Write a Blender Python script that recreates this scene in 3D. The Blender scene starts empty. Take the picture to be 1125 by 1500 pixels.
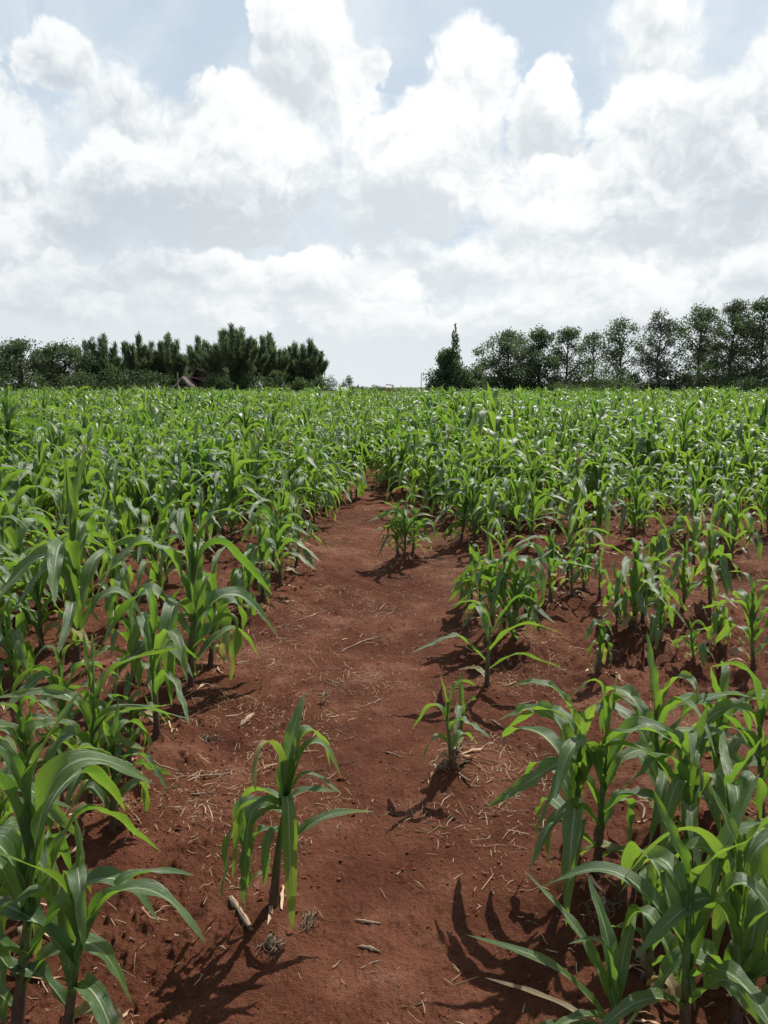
import bpy, math, random
import numpy as np
from mathutils import Vector

# ------------------------------------------------------------------ camera, sky, sun, exposure
SC = bpy.context.scene
COL = SC.collection
R = math.radians
PI = math.pi
CAM_H, PITCH, FPX = 1.65, R(9.6), 1083.0          # eye height, downward tilt, focal length in photo pixels

cam_d = bpy.data.cameras.new("camera")
cam = bpy.data.objects.new("camera", cam_d)
COL.objects.link(cam)
cam.location = (0, 0, CAM_H)
cam.rotation_euler = (R(90) - PITCH, 0, 0)
cam_d.sensor_fit = 'VERTICAL'
cam_d.sensor_height = 36.0
cam_d.lens = 36.0 * FPX / 1500.0
cam_d.clip_start = 0.05
cam_d.clip_end = 6000
SC.camera = cam
SC.view_settings.view_transform = 'Standard'
SC.view_settings.look = 'None'
SC.view_settings.exposure = 0.34
SC.view_settings.gamma = 1.0

SUN_EL, SUN_AZ = R(53), R(36)                      # azimuth measured from straight ahead towards the right
sun_d = bpy.data.lights.new("sun", 'SUN')
sun_d.energy = 5.0
sun_d.angle = R(0.55)
sun_d.color = (1.0, 0.955, 0.88)
sun = bpy.data.objects.new("sun", sun_d)
COL.objects.link(sun)
sdir = Vector((math.cos(SUN_EL) * math.sin(SUN_AZ), math.cos(SUN_EL) * math.cos(SUN_AZ), math.sin(SUN_EL)))
sun.rotation_euler = (-sdir).to_track_quat('-Z', 'Y').to_euler()
sun.location = sdir * 50


def pix_dir(px, py):
    """unit world direction through a photo pixel"""
    x, y = (px - 562.5) / FPX, (750 - py) / FPX
    v = Vector((x, math.cos(PITCH) + y * math.sin(PITCH), -math.sin(PITCH) + y * math.cos(PITCH)))
    return v.normalized()


def at_ground(px, py):
    d = pix_dir(px, py)
    t = CAM_H / -d.z
    return d.x * t, d.y * t


class NT:
    """tiny helper for node graphs"""
    flat = False

    def __init__(s, tree):
        s.t = tree
        s.n = tree.nodes
        s.l = tree.links

    def add(s, typ, **kw):
        n = s.n.new(typ)
        for k, v in kw.items():
            setattr(n, k, v)
        return n

    def put(s, sock, v):
        if isinstance(v, bpy.types.NodeSocket):
            s.l.new(v, sock)
        elif v is not None:
            sock.default_value = v

    def m(s, op, a, b=None, c=None, clamp=False):
        n = s.add('ShaderNodeMath', operation=op)
        n.use_clamp = clamp
        s.put(n.inputs[0], a)
        s.put(n.inputs[1], b)
        s.put(n.inputs[2], c)
        return n.outputs[0]

    def step(s, x, a, b, to0=0.0, to1=1.0):
        n = s.add('ShaderNodeMapRange', interpolation_type='SMOOTHSTEP')
        s.put(n.inputs[0], x)
        for i, v in ((1, a), (2, b), (3, to0), (4, to1)):
            s.put(n.inputs[i], v)
        return n.outputs[0]

    def mix(s, f, a, b, blend='MIX'):
        n = s.add('ShaderNodeMix', data_type='RGBA', blend_type=blend)
        s.put(n.inputs[0], f)
        s.put(n.inputs[6], a if not isinstance(a, tuple) else (*a, 1)[:4])
        s.put(n.inputs[7], b if not isinstance(b, tuple) else (*b, 1)[:4])
        return n.outputs[2]

    def xyz(s, x, y, z):
        n = s.add('ShaderNodeCombineXYZ')
        for i, v in enumerate((x, y, z)):
            s.put(n.inputs[i], v)
        return n.outputs[0]

    def noise(s, vec, scale, detail=2.0, rough=0.5, lac=2.0, dist=0.0):
        n = s.add('ShaderNodeTexNoise', noise_dimensions='2D' if s.flat else '3D')
        s.put(n.inputs['Vector'], vec)
        n.inputs['Scale'].default_value = scale
        n.inputs['Detail'].default_value = detail
        n.inputs['Roughness'].default_value = rough
        n.inputs['Lacunarity'].default_value = lac
        n.inputs['Distortion'].default_value = dist
        return n.outputs[0]

    def voro(s, vec, scale, detail=0.0, rough=0.5, smooth=0.4):
        n = s.add('ShaderNodeTexVoronoi', feature='F1', voronoi_dimensions='2D' if s.flat else '3D')
        s.put(n.inputs['Vector'], vec)
        n.inputs['Scale'].default_value = scale
        n.inputs['Detail'].default_value = detail
        n.inputs['Roughness'].default_value = rough
        return n.outputs[0]


# clouds: where each cumulus stands in the sky, as photo pixel centre, half width, half height, weight
CLOUDS = [
    [(84, 72, 42, 42, 1.3), (445, 80, 92, 105, 1.3), (430, -15, 70, 60, 1.1), (965, 60, 62, 85, 1.35), (1120, 110, 36, 75, 1.2), (800, 190, 66, 90, 1.25), (190, 180, 85, 75, 1.15), (-10, 260, 80, 140, 1.35), (330, 170, 60, 50, 1.0), (1130, 260, 70, 110, 1.0), (545, 80, 26, 30, 0.6), (1010, 360, 130, 50, 0.9)],
    [(690, 150, 70, 105, 1.45), (575, 265, 110, 115, 1.25), (250, 285, 170, 90, 1.1), (985, 185, 110, 70, 1.3), (870, 262, 85, 34, 1.0), (380, 230, 95, 95, 1.1), (1060, 285, 120, 75, 1.1), (55, 360, 100, 70, 0.9), (760, 300, 90, 60, 0.9), (300, 430, 200, 40, 0.9), (620, 230, 60, 80, 1.0), (560, 440, 90, 50, 0.8), (900, 420, 180, 40, 0.8)],
    [(310, 405, 200, 40, 1.0), (660, 385, 120, 50, 1.1), (810, 405, 110, 46, 1.05), (470, 410, 70, 50, 0.95), (520, 468, 80, 34, 0.85), (300, 470, 170, 30, 0.8), (90, 462, 70, 30, 0.8), (940, 440, 100, 34, 0.9), (1105, 405, 56, 44, 1.05), (900, 325, 190, 50, 0.95), (740, 465, 180, 34, 0.8), (40, 420, 90, 40, 0.8), (620, 480, 70, 22, 0.7)],
]
# the shaded bases and thick hearts of the clouds
BASES = [(215, 330, 130, 60, .34), (505, 305, 90, 50, .16), (795, 232, 60, 45, .22), (1050, 250, 130, 50, .24), (940, 335, 170, 34, .22), (600, 330, 70, 40, .16), (430, 110, 60, 40, .14), (105, 375, 90, 30, .16), (330, 452, 170, 16, .10)]


def build_world():
    w = bpy.data.worlds.new("World")
    SC.world = w
    w.use_nodes = True
    t = NT(w.node_tree)
    t.flat = True
    t.n.clear()
    tc = t.add('ShaderNodeTexCoord')
    sep = t.add('ShaderNodeSeparateXYZ')
    t.l.new(tc.outputs['Generated'], sep.inputs[0])
    x, y, z = sep.outputs
    az = t.m('ARCTAN2', x, y)
    el = t.m('ARCSINE', z)
    # features shrink towards the horizon, where the clouds are farther away
    elp = t.m('POWER', t.m('MAXIMUM', el, 0.0), 0.80)
    p = t.xyz(t.m('MULTIPLY', az, 1.0), t.m('MULTIPLY', elp, 1.05), 0.37)

    def warp(vec, scale, amount, det=3.0):
        wn = t.add('ShaderNodeTexNoise', noise_dimensions='2D')
        wn.inputs['Scale'].default_value = scale
        wn.inputs['Detail'].default_value = det
        wn.inputs['Roughness'].default_value = 0.55
        t.l.new(vec, wn.inputs['Vector'])
        sb = t.add('ShaderNodeVectorMath', operation='SUBTRACT')
        t.l.new(wn.outputs['Color'], sb.inputs[0])
        sb.inputs[1].default_value = (0.5, 0.5, 0.5)
        ma = t.add('ShaderNodeVectorMath', operation='MULTIPLY_ADD')
        t.l.new(sb.outputs[0], ma.inputs[0])
        ma.inputs[1].default_value = (amount, amount, amount)
        t.l.new(vec, ma.inputs[2])
        return ma.outputs[0]
    flat = t.xyz(az, el, 0.0)
    wv = warp(flat, 10.0, 0.075, 6.0)
    ws = t.add('ShaderNodeSeparateXYZ')
    t.l.new(wv, ws.inputs[0])
    wlow = t.step(el, 0.01, 0.14)
    azw = t.m('ADD', az, t.m('MULTIPLY', t.m('SUBTRACT', ws.outputs[0], az), wlow))
    elw = t.m('ADD', el, t.m('MULTIPLY', t.m('SUBTRACT', ws.outputs[1], el), wlow))
    p2 = warp(warp(p, 11.0, 0.04, 2.0), 40.0, 0.016, 3.0)
    glare = t.step(t.m('ABSOLUTE', t.m('SUBTRACT', az, 0.10)), 0.60, 0.0)
    c_dark = t.mix(glare, (0.56, 0.62, 0.68), (0.69, 0.74, 0.775))
    c_lit = t.mix(glare, (0.92, 0.945, 0.952), (1.06, 1.07, 1.06))

    def moved(vec, dx, dy):
        off = t.add('ShaderNodeVectorMath', operation='ADD')
        t.l.new(vec, off.inputs[0])
        off.inputs[1].default_value = (dx, dy, 0.0)
        return off.outputs[0]

    def puff(vec):
        b1 = t.voro(vec, 12.0)
        b2 = t.voro(vec, 34.0, 2.0, 0.65)
        n1 = t.noise(vec, 6.0, 9, 0.60)
        s = t.m('ADD', t.m('MULTIPLY', t.m('SUBTRACT', 0.40, b1), 0.55), t.m('MULTIPLY', t.m('SUBTRACT', 0.40, b2), 0.30))
        return t.m('ADD', s, t.m('MULTIPLY', t.m('SUBTRACT', n1, 0.5), 1.1))

    bases = None
    for (px, py, rx, ry, wt) in BASES:
        d = pix_dir(px, py)
        u = t.m('MULTIPLY_ADD', azw, FPX / (rx * 1.4), -math.atan2(d.x, d.y) * FPX / (rx * 1.4))
        v = t.m('MULTIPLY_ADD', elw, FPX / (ry * 1.4), -math.asin(d.z) * FPX / (ry * 1.4))
        f = t.m('MAXIMUM', t.m('SUBTRACT', 1.0, t.m('MULTIPLY_ADD', v, v, t.m('MULTIPLY', u, u))), 0.0)
        f = t.m('MULTIPLY', f, wt)
        bases = f if bases is None else t.m('ADD', bases, f)

    def layer(blobs, shift, extra=None, rough=(0.20, 0.62)):
        field = shade = None
        for (px, py, rx, ry, wt) in blobs:
            d = pix_dir(px, py)
            a0, e0 = math.atan2(d.x, d.y), math.asin(d.z)
            ra, re = rx * 1.22 / FPX, ry * 1.22 / FPX
            u = t.m('MULTIPLY_ADD', azw, 1 / ra, -a0 / ra)
            v = t.m('MULTIPLY_ADD', elw, 1 / re, -e0 / re)
            q = t.m('MULTIPLY_ADD', v, v, t.m('MULTIPLY', u, u))
            f = t.m('MAXIMUM', t.m('SUBTRACT', 1.0, q), 0.0)
            f = t.m('MULTIPLY', t.m('POWER', f, 1.3), wt)
            # where in its cloud this direction lies: top and sunward side bright, base grey
            rel = t.m('MULTIPLY', f, t.m('MULTIPLY_ADD', u, 0.22, v))
            field = f if field is None else t.m('ADD', field, f)
            shade = rel if shade is None else t.m('ADD', shade, rel)
        shade = t.m('DIVIDE', shade, t.m('ADD', field, 0.08))
        q2 = moved(p2, *shift)
        n_here = puff(q2)
        n_sun = puff(moved(q2, 0.008, 0.020))
        f2 = field if extra is None else t.m('ADD', field, extra)
        dens = t.m('MULTIPLY_ADD', n_here, 0.72, f2)
        crisp = t.step(t.noise(q2, 4.0, 1.0), 0.35, 0.65, *rough)
        mask = t.step(t.m('DIVIDE', t.m('SUBTRACT', dens, 0.20), crisp), 0.0, 1.0)
        mask = t.m('MULTIPLY', mask, t.step(el, 0.80, 0.50))
        soft = t.noise(q2, 3.2, 4.0, 0.55)
        light = t.m('MULTIPLY_ADD', shade, 0.62, t.m('MULTIPLY', t.m('SUBTRACT', n_here, n_sun), 0.60))
        light = t.m('MULTIPLY_ADD', t.m('SUBTRACT', soft, 0.5), 0.9, light)
        light = t.m('MULTIPLY_ADD', t.step(dens, 0.8, 0.2), 0.16, light)
        light = t.m('SUBTRACT', light, t.m('MULTIPLY', bases, t.step(soft, 0.30, 0.62, 0.45, 1.35)))
        return mask, t.mix(t.step(light, -0.44, 0.34), c_dark, c_lit)
    big = t.noise(p, 1.7, 2.0, 0.5)
    # away from the photographed sky the cover is left to broad noise
    rest = t.m('MULTIPLY', t.step(t.m('ABSOLUTE', az), 0.50, 0.75), t.step(big, 0.42, 0.68, 0.0, 0.9))
    rest = t.m('MULTIPLY', rest, t.step(el, 0.75, 0.35))
    layers = [layer(CLOUDS[0], (0.0, 0.0), rest), layer(CLOUDS[1], (3.1, 1.7)), layer(CLOUDS[2], (-2.3, 4.1), None, (0.34, 0.85))]
    # open sky: Nishita under a thin bright veil
    sky = t.add('ShaderNodeTexSky', sky_type='NISHITA')
    sky.sun_disc = False
    sky.sun_elevation = SUN_EL
    sky.sun_rotation = SUN_AZ
    sky.air_density = 1.2
    sky.dust_density = 2.0
    sky01 = t.mix(1.0, sky.outputs[0], (0.10, 0.10, 0.10), 'MULTIPLY')
    veil = t.noise(p2, 4.0, 7.0, 0.62, dist=0.4)
    veil_amt = t.m('MULTIPLY', t.step(veil, 0.25, 0.75, 0.80, 1.0), t.step(el, 1.1, 0.45, 0.10, 1.0))
    behind = t.step(y, -0.2, 0.5, 0.40, 1.0)
    veil_amt = t.m('MULTIPLY', veil_amt, behind)
    c_veil = t.mix(t.step(veil, 0.36, 0.70), (0.59, 0.695, 0.795), (0.74, 0.81, 0.865))
    c_open = t.mix(veil_amt, sky01, c_veil)
    # pale air near the horizon
    low = t.step(el, 0.24, 0.0, 0.0, 1.0)
    c_open = t.mix(low, c_open, (0.755, 0.80, 0.83))
    col = c_open
    for mask, cc in layers:
        cc = t.mix(t.m('MULTIPLY', low, 0.60), cc, (0.80, 0.835, 0.85))
        col = t.mix(mask, col, cc)
    ten = t.mix(1.0, col, (10, 10, 10), 'MULTIPLY')
    bg = t.add('ShaderNodeBackground')
    t.l.new(ten, bg.inputs[0])
    bg.inputs[1].default_value = 0.082
    out = t.add('ShaderNodeOutputWorld')
    t.l.new(bg.outputs[0], out.inputs[0])
    w.cycles.sampling_method = 'MANUAL'
    w.cycles.sample_map_resolution = 512


build_world()


SC.cycles.max_bounces = 6
SC.cycles.diffuse_bounces = 3
SC.cycles.transmission_bounces = 4
SC.cycles.use_adaptive_sampling = True
SC.cycles.adaptive_threshold = 0.02


# ------------------------------------------------------------------ helpers: noise, meshes, objects
def _hash(ix, iy, seed):
    h = (ix.astype(np.int64) * 374761393 + iy.astype(np.int64) * 668265263 + seed * 974634777) & 0x7fffffff
    h = ((h ^ (h >> 13)) * 1274126177) & 0x7fffffff
    h = (h ^ (h >> 16)) & 0x7fffffff
    return (h % 100003) / 100003.0


def vnoise(x, y, seed=0):
    ix, iy = np.floor(x), np.floor(y)
    fx, fy = x - ix, y - iy
    fx = fx * fx * (3 - 2 * fx)
    fy = fy * fy * (3 - 2 * fy)
    a, b = _hash(ix, iy, seed), _hash(ix + 1, iy, seed)
    c, d = _hash(ix, iy + 1, seed), _hash(ix + 1, iy + 1, seed)
    return (a + (b - a) * fx) * (1 - fy) + (c + (d - c) * fx) * fy - 0.5


def fbm(x, y, octs=4, seed=0, gain=0.5):
    s, amp = 0, 1.0
    for k in range(octs):
        s = s + amp * vnoise(x * 2.03 ** k + 17.3 * k, y * 2.03 ** k - 9.1 * k, seed + k)
        amp *= gain
    return s


class MB:
    """collects grids of quads into ONE mesh"""
    def __init__(s):
        s.v, s.f, s.uv, s.var, s.mi, s.n = [], [], [], [], [], 0

    def grid(s, P, UV=None, var=0.0, mi=0):
        a, b = P.shape[:2]
        idx = np.arange(a * b).reshape(a, b) + s.n
        q = np.stack([idx[:-1, :-1], idx[:-1, 1:], idx[1:, 1:], idx[1:, :-1]], -1).reshape(-1, 4)
        if UV is None:
            u, v = np.meshgrid(np.linspace(0, 1, b), np.linspace(0, 1, a))
            UV = np.stack([u, v], -1)
        s.raw(P.reshape(-1, 3), q, UV.reshape(-1, 2), var, mi, indexed=True)

    def raw(s, V, Q, UV=None, var=0.0, mi=0, indexed=False):
        V = np.asarray(V, float)
        Q = np.asarray(Q)
        s.v.append(V)
        s.f.append(Q if indexed else Q + s.n)
        s.uv.append(np.zeros((len(V), 2)) if UV is None else UV)
        s.var.append(np.full(len(V), var) if np.isscalar(var) else var)
        s.mi.append(np.full(len(Q), mi))
        s.n += len(V)

    def tube(s, pts, rad, sides=7, var=0.0, mi=0, v0=0.0, v1=1.0):
        pts = np.asarray(pts, float)
        rad = np.asarray(rad, float)
        tg = np.gradient(pts, axis=0)
        tg /= np.linalg.norm(tg, axis=1, keepdims=True) + 1e-9
        ref = np.array([1.0, 0.13, 0.0]) if abs(tg[0][0]) < 0.85 else np.array([0, 1.0, 0.1])
        a = np.cross(tg, ref)
        a /= np.linalg.norm(a, axis=1, keepdims=True) + 1e-9
        b = np.cross(tg, a)
        ph = np.linspace(0, 2 * PI, sides + 1)
        P = pts[:, None] + rad[:, None, None] * (np.cos(ph)[None, :, None] * a[:, None] + np.sin(ph)[None, :, None] * b[:, None])
        u, v = np.meshgrid(np.linspace(0, 1, sides + 1), np.linspace(v0, v1, len(pts)))
        s.grid(P, np.stack([u, v], -1), var, mi)

    def box(s, c, size, rz=0.0, mi=0, var=0.0):
        x, y, z = np.array(size) / 2.0
        V = np.array([(-x, -y, -z), (x, -y, -z), (x, y, -z), (-x, y, -z), (-x, -y, z), (x, -y, z), (x, y, z), (-x, y, z)])
        co, si = math.cos(rz), math.sin(rz)
        V = np.stack([V[:, 0] * co - V[:, 1] * si, V[:, 0] * si + V[:, 1] * co, V[:, 2]], -1) + np.array(c)
        Q = [(0, 3, 2, 1), (4, 5, 6, 7), (0, 1, 5, 4), (1, 2, 6, 5), (2, 3, 7, 6), (3, 0, 4, 7)]
        s.raw(V, Q, None, var, mi)

    def mesh(s, name, mats, smooth=True):
        V = np.concatenate(s.v)
        F = np.concatenate(s.f).astype(np.int32)
        me = bpy.data.meshes.new(name)
        me.vertices.add(len(V))
        me.vertices.foreach_set('co', V.astype(np.float32).ravel())
        me.loops.add(F.size)
        me.loops.foreach_set('vertex_index', F.ravel())
        me.polygons.add(len(F))
        me.polygons.foreach_set('loop_start', np.arange(0, F.size, 4, dtype=np.int32))
        me.polygons.foreach_set('loop_total', np.full(len(F), 4, dtype=np.int32))
        me.polygons.foreach_set('use_smooth', np.full(len(F), smooth, dtype=bool))
        me.polygons.foreach_set('material_index', np.concatenate(s.mi).astype(np.int32))
        uvl = me.uv_layers.new(name='UVMap')
        uvl.data.foreach_set('uv', np.concatenate(s.uv)[F.ravel()].astype(np.float32).ravel())
        at = me.attributes.new('age', 'FLOAT', 'POINT')
        at.data.foreach_set('value', np.concatenate(s.var).astype(np.float32))
        for m in (mats if isinstance(mats, (list, tuple)) else [mats]):
            me.materials.append(m)
        me.update(calc_edges=True)
        me.validate()
        return me

    def build(s, name, mats, parent=None, smooth=True):
        o = bpy.data.objects.new(name, s.mesh(name, mats, smooth))
        COL.objects.link(o)
        if parent is not None:
            o.parent = parent
        return o


def tag(o, label=None, cat=None, group=None, kind=None):
    for k, v in (('label', label), ('category', cat), ('group', group), ('kind', kind)):
        if v:
            o[k] = v
    return o


def empty(name, loc, rz=0.0):
    o = bpy.data.objects.new(name, None)
    o.empty_display_size = 0.1
    o.location = loc
    o.rotation_euler = (0, 0, rz)
    COL.objects.link(o)
    return o


def copy_tree(src):
    c = src.copy()
    COL.objects.link(c)
    for ch in src.children:
        d = ch.copy()
        COL.objects.link(d)
        d.parent = c
    return c


# ------------------------------------------------------------------ materials
def new_mat(name):
    m = bpy.data.materials.new(name)
    m.use_nodes = True
    t = NT(m.node_tree)
    t.n.clear()
    out = t.add('ShaderNodeOutputMaterial')
    return m, t, out


def principled(t, col, rough=0.6, spec=0.4, normal=None):
    b = t.add('ShaderNodeBsdfPrincipled')
    t.put(b.inputs['Base Color'], col if not isinstance(col, tuple) else (*col, 1))
    t.put(b.inputs['Roughness'], rough)
    t.put(b.inputs['Specular IOR Level'], spec)
    if normal is not None:
        t.put(b.inputs['Normal'], normal)
    return b


def bump(t, h, strength=0.3, dist=0.01):
    b = t.add('ShaderNodeBump')
    b.inputs['Strength'].default_value = strength
    b.inputs['Distance'].default_value = dist
    t.put(b.inputs['Height'], h)
    return b.outputs[0]


def mat_maize_leaf():
    m, t, out = new_mat('maize_leaf')
    uv = t.add('ShaderNodeUVMap', uv_map='UVMap')
    sp = t.add('ShaderNodeSeparateXYZ')
    t.l.new(uv.outputs[0], sp.inputs[0])
    u, v = sp.outputs[0], sp.outputs[1]
    age = t.add('ShaderNodeAttribute', attribute_name='age').outputs['Fac']
    rnd = t.add('ShaderNodeObjectInfo').outputs['Random']
    pos = t.add('ShaderNodeNewGeometry').outputs['Position']
    cu = t.m('ABSOLUTE', t.m('SUBTRACT', u, 0.5))
    spz = t.add('ShaderNodeSeparateXYZ')
    t.l.new(pos, spz.inputs[0])
    sepz = spz.outputs[2]
    rib = t.m('MULTIPLY', t.step(cu, 0.065, 0.025), t.step(v, 0.95, 0.6))
    streak = t.noise(t.xyz(t.m('MULTIPLY', u, 46.0), t.m('MULTIPLY', v, 2.2), t.m('MULTIPLY', age, 31.0)), 1.0, 3.0, 0.6)
    patch = t.noise(pos, 9.0, 3.0, 0.55)
    field = t.noise(pos, 0.55, 2.0, 0.5)
    hue = t.m('ADD', t.m('MULTIPLY', patch, 0.45), t.m('ADD', t.m('MULTIPLY', rnd, 0.35), t.m('MULTIPLY', field, 0.55)))
    g = t.mix(t.step(hue, 0.30, 1.05), (0.030, 0.086, 0.024), (0.082, 0.160, 0.036))
    g = t.mix(t.step(streak, 0.35, 0.75, 0.0, 0.50), g, (0.135, 0.215, 0.070))
    # ageing: yellow, then straw, from the tip and edges back
    wear = t.m('ADD', t.m('ADD', t.m('MULTIPLY', v, 0.55), t.m('MULTIPLY', cu, 0.35)), t.m('MULTIPLY', t.m('SUBTRACT', streak, 0.5), 0.5))
    wear = t.m('ADD', wear, t.m('SUBTRACT', t.m('MULTIPLY', age, 1.35), 0.95))
    yel = t.step(wear, 0.02, 0.30)
    dry = t.step(wear, 0.25, 0.55)
    g = t.mix(yel, g, (0.20, 0.22, 0.035))
    g = t.mix(dry, g, (0.33, 0.23, 0.115))
    col = t.mix(t.m('MULTIPLY', rib, 0.85), g, (0.42, 0.48, 0.29))
    dusty = t.step(t.noise(pos, 28.0, 4.0, 0.65), 0.50, 0.72)
    col = t.mix(t.m('MULTIPLY', dusty, 0.30), col, (0.17, 0.20, 0.11))
    rim = t.m('MULTIPLY', t.step(cu, 0.43, 0.50), t.step(t.noise(pos, 22.0, 2.0), 0.48, 0.62))
    col = t.mix(t.m('MULTIPLY', rim, 0.7), col, (0.28, 0.24, 0.10))
    splash = t.m('MULTIPLY', t.step(t.m('ADD', sepz, t.m('MULTIPLY', patch, 0.12)), 0.20, 0.08), 0.55)
    col = t.mix(splash, col, (0.13, 0.060, 0.034))
    # speckles of dust and nibbled pale spots
    spot = t.step(t.noise(pos, 140.0, 1.0), 0.70, 0.78)
    col = t.mix(t.m('MULTIPLY', spot, 0.28), col, (0.30, 0.30, 0.17))
    hgt = t.m('ADD', t.m('MULTIPLY', streak, 1.0), t.m('MULTIPLY', rib, -0.7))
    nrm = bump(t, hgt, 0.6, 0.006)
    b = principled(t, col, t.step(streak, 0.2, 0.8, 0.32, 0.52), 0.9, nrm)
    tr = t.add('ShaderNodeBsdfTranslucent')
    tcol = t.mix(yel, (0.15, 0.34, 0.026), (0.38, 0.38, 0.05))
    tcol = t.mix(t.step(hue, 0.30, 1.05), tcol, (0.28, 0.44, 0.038))
    tcol = t.mix(dry, tcol, (0.30, 0.21, 0.09))
    tcol = t.mix(t.m('MULTIPLY', rib, 0.8), tcol, (0.16, 0.22, 0.05))
    t.l.new(tcol, tr.inputs[0])
    t.l.new(nrm, tr.inputs['Normal'])
    mx = t.add('ShaderNodeMixShader')
    mx.inputs[0].default_value = 0.42
    t.l.new(b.outputs[0], mx.inputs[1])
    t.l.new(tr.outputs[0], mx.inputs[2])
    hole = t.m('MULTIPLY', t.step(t.noise(t.xyz(t.m('MULTIPLY', u, 9.0), t.m('MULTIPLY', v, 30.0), t.m('MULTIPLY', age, 57.0)), 1.0, 1.0), 0.735, 0.74), t.step(rnd, 0.35, 0.36))
    hole = t.m('MULTIPLY', hole, t.step(cu, 0.07, 0.09))
    tp = t.add('ShaderNodeBsdfTransparent')
    m2 = t.add('ShaderNodeMixShader')
    t.l.new(hole, m2.inputs[0])
    t.l.new(mx.outputs[0], m2.inputs[1])
    t.l.new(tp.outputs[0], m2.inputs[2])
    t.l.new(m2.outputs[0], out.inputs[0])
    return m


def mat_maize_stalk():
    m, t, out = new_mat('maize_stalk')
    uv = t.add('ShaderNodeUVMap', uv_map='UVMap')
    sp = t.add('ShaderNodeSeparateXYZ')
    t.l.new(uv.outputs[0], sp.inputs[0])
    v = sp.outputs[1]
    pos = t.add('ShaderNodeNewGeometry').outputs['Position']
    n = t.noise(pos, 40.0, 3.0, 0.6)
    st = t.noise(t.xyz(t.m('MULTIPLY', sp.outputs[0], 22.0), t.m('MULTIPLY', v, 3.0), 0.0), 1.0, 2.0)
    lo = t.mix(n, (0.045, 0.022, 0.020), (0.11, 0.065, 0.045))
    hi = t.mix(st, (0.06, 0.115, 0.028), (0.14, 0.20, 0.065))
    c = t.mix(t.step(t.m('ADD', v, t.m('MULTIPLY', t.m('SUBTRACT', n, 0.5), 0.35)), 0.22, 0.75), lo, hi)
    b = principled(t, c, 0.5, 0.35, bump(t, st, 0.3, 0.003))
    t.l.new(b.outputs[0], out.inputs[0])
    return m


def mat_simple(name, c1, c2, scale=8.0, rough=0.8, spec=0.2, bscale=None, bstr=0.3, bdist=0.01, detail=4.0, trans=None, tfac=0.25, objvar=0.0):
    m, t, out = new_mat(name)
    tc = t.add('ShaderNodeTexCoord').outputs['Object']
    n = t.noise(tc, scale, detail, 0.6)
    f = t.step(n, 0.28, 0.72)
    if objvar:
        age = t.add('ShaderNodeAttribute', attribute_name='age').outputs['Fac']
        f = t.m('ADD', t.m('MULTIPLY', f, 1 - objvar), t.m('MULTIPLY', age, objvar))
    c = t.mix(f, c1, c2)
    nm = bump(t, t.noise(tc, bscale, 5.0, 0.6), bstr, bdist) if bscale else None
    b = principled(t, c, rough, spec, nm)
    if trans:
        tr = t.add('ShaderNodeBsdfTranslucent')
        tr.inputs[0].default_value = (*trans, 1)
        mx = t.add('ShaderNodeMixShader')
        mx.inputs[0].default_value = tfac
        t.l.new(b.outputs[0], mx.inputs[1])
        t.l.new(tr.outputs[0], mx.inputs[2])
        t.l.new(mx.outputs[0], out.inputs[0])
    else:
        t.l.new(b.outputs[0], out.inputs[0])
    return m


def mat_soil():
    m, t, out = new_mat('red_soil')
    tc = t.add('ShaderNodeTexCoord').outputs['Object']
    broad = t.noise(tc, 0.9, 4.0, 0.6)
    mid = t.noise(tc, 5.0, 5.0, 0.62)
    fine = t.noise(tc, 55.0, 5.0, 0.7)
    grain = t.noise(tc, 260.0, 2.0, 0.6)
    damp = t.step(t.noise(tc, 1.7, 5.0, 0.65), 0.54, 0.66)
    f = t.step(t.m('ADD', t.m('MULTIPLY', broad, 0.55), t.m('ADD', t.m('MULTIPLY', mid, 0.35), t.m('MULTIPLY', fine, 0.15))), 0.40, 0.64)
    c = t.mix(f, (0.086, 0.0275, 0.0130), (0.178, 0.069, 0.038))
    crust = t.step(t.m('ADD', t.m('MULTIPLY', broad, 0.5), t.m('MULTIPLY', mid, 0.6)), 0.58, 0.70)
    c = t.mix(t.m('MULTIPLY', crust, 0.55), c, (0.240, 0.118, 0.076))
    c = t.mix(t.m('MULTIPLY', damp, 0.55), c, (0.058, 0.0195, 0.0105))
    c = t.mix(t.step(fine, 0.52, 0.70, 0.0, 0.75), c, (0.050, 0.016, 0.008))
    c = t.mix(t.step(grain, 0.64, 0.78, 0.0, 0.5), c, (0.22, 0.100, 0.055))
    fleck = t.step(t.noise(tc, 95.0, 1.0), 0.735, 0.76)
    c = t.mix(t.m('MULTIPLY', fleck, 0.6), c, (0.30, 0.19, 0.11))
    h = t.m('ADD', t.m('MULTIPLY', fine, 0.7), t.m('ADD', t.m('MULTIPLY', grain, 0.28), t.m('MULTIPLY', mid, 1.2)))
    b = principled(t, c, 0.92, 0.12, bump(t, h, 1.0, 0.034))
    t.l.new(b.outputs[0], out.inputs[0])
    return m


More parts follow.
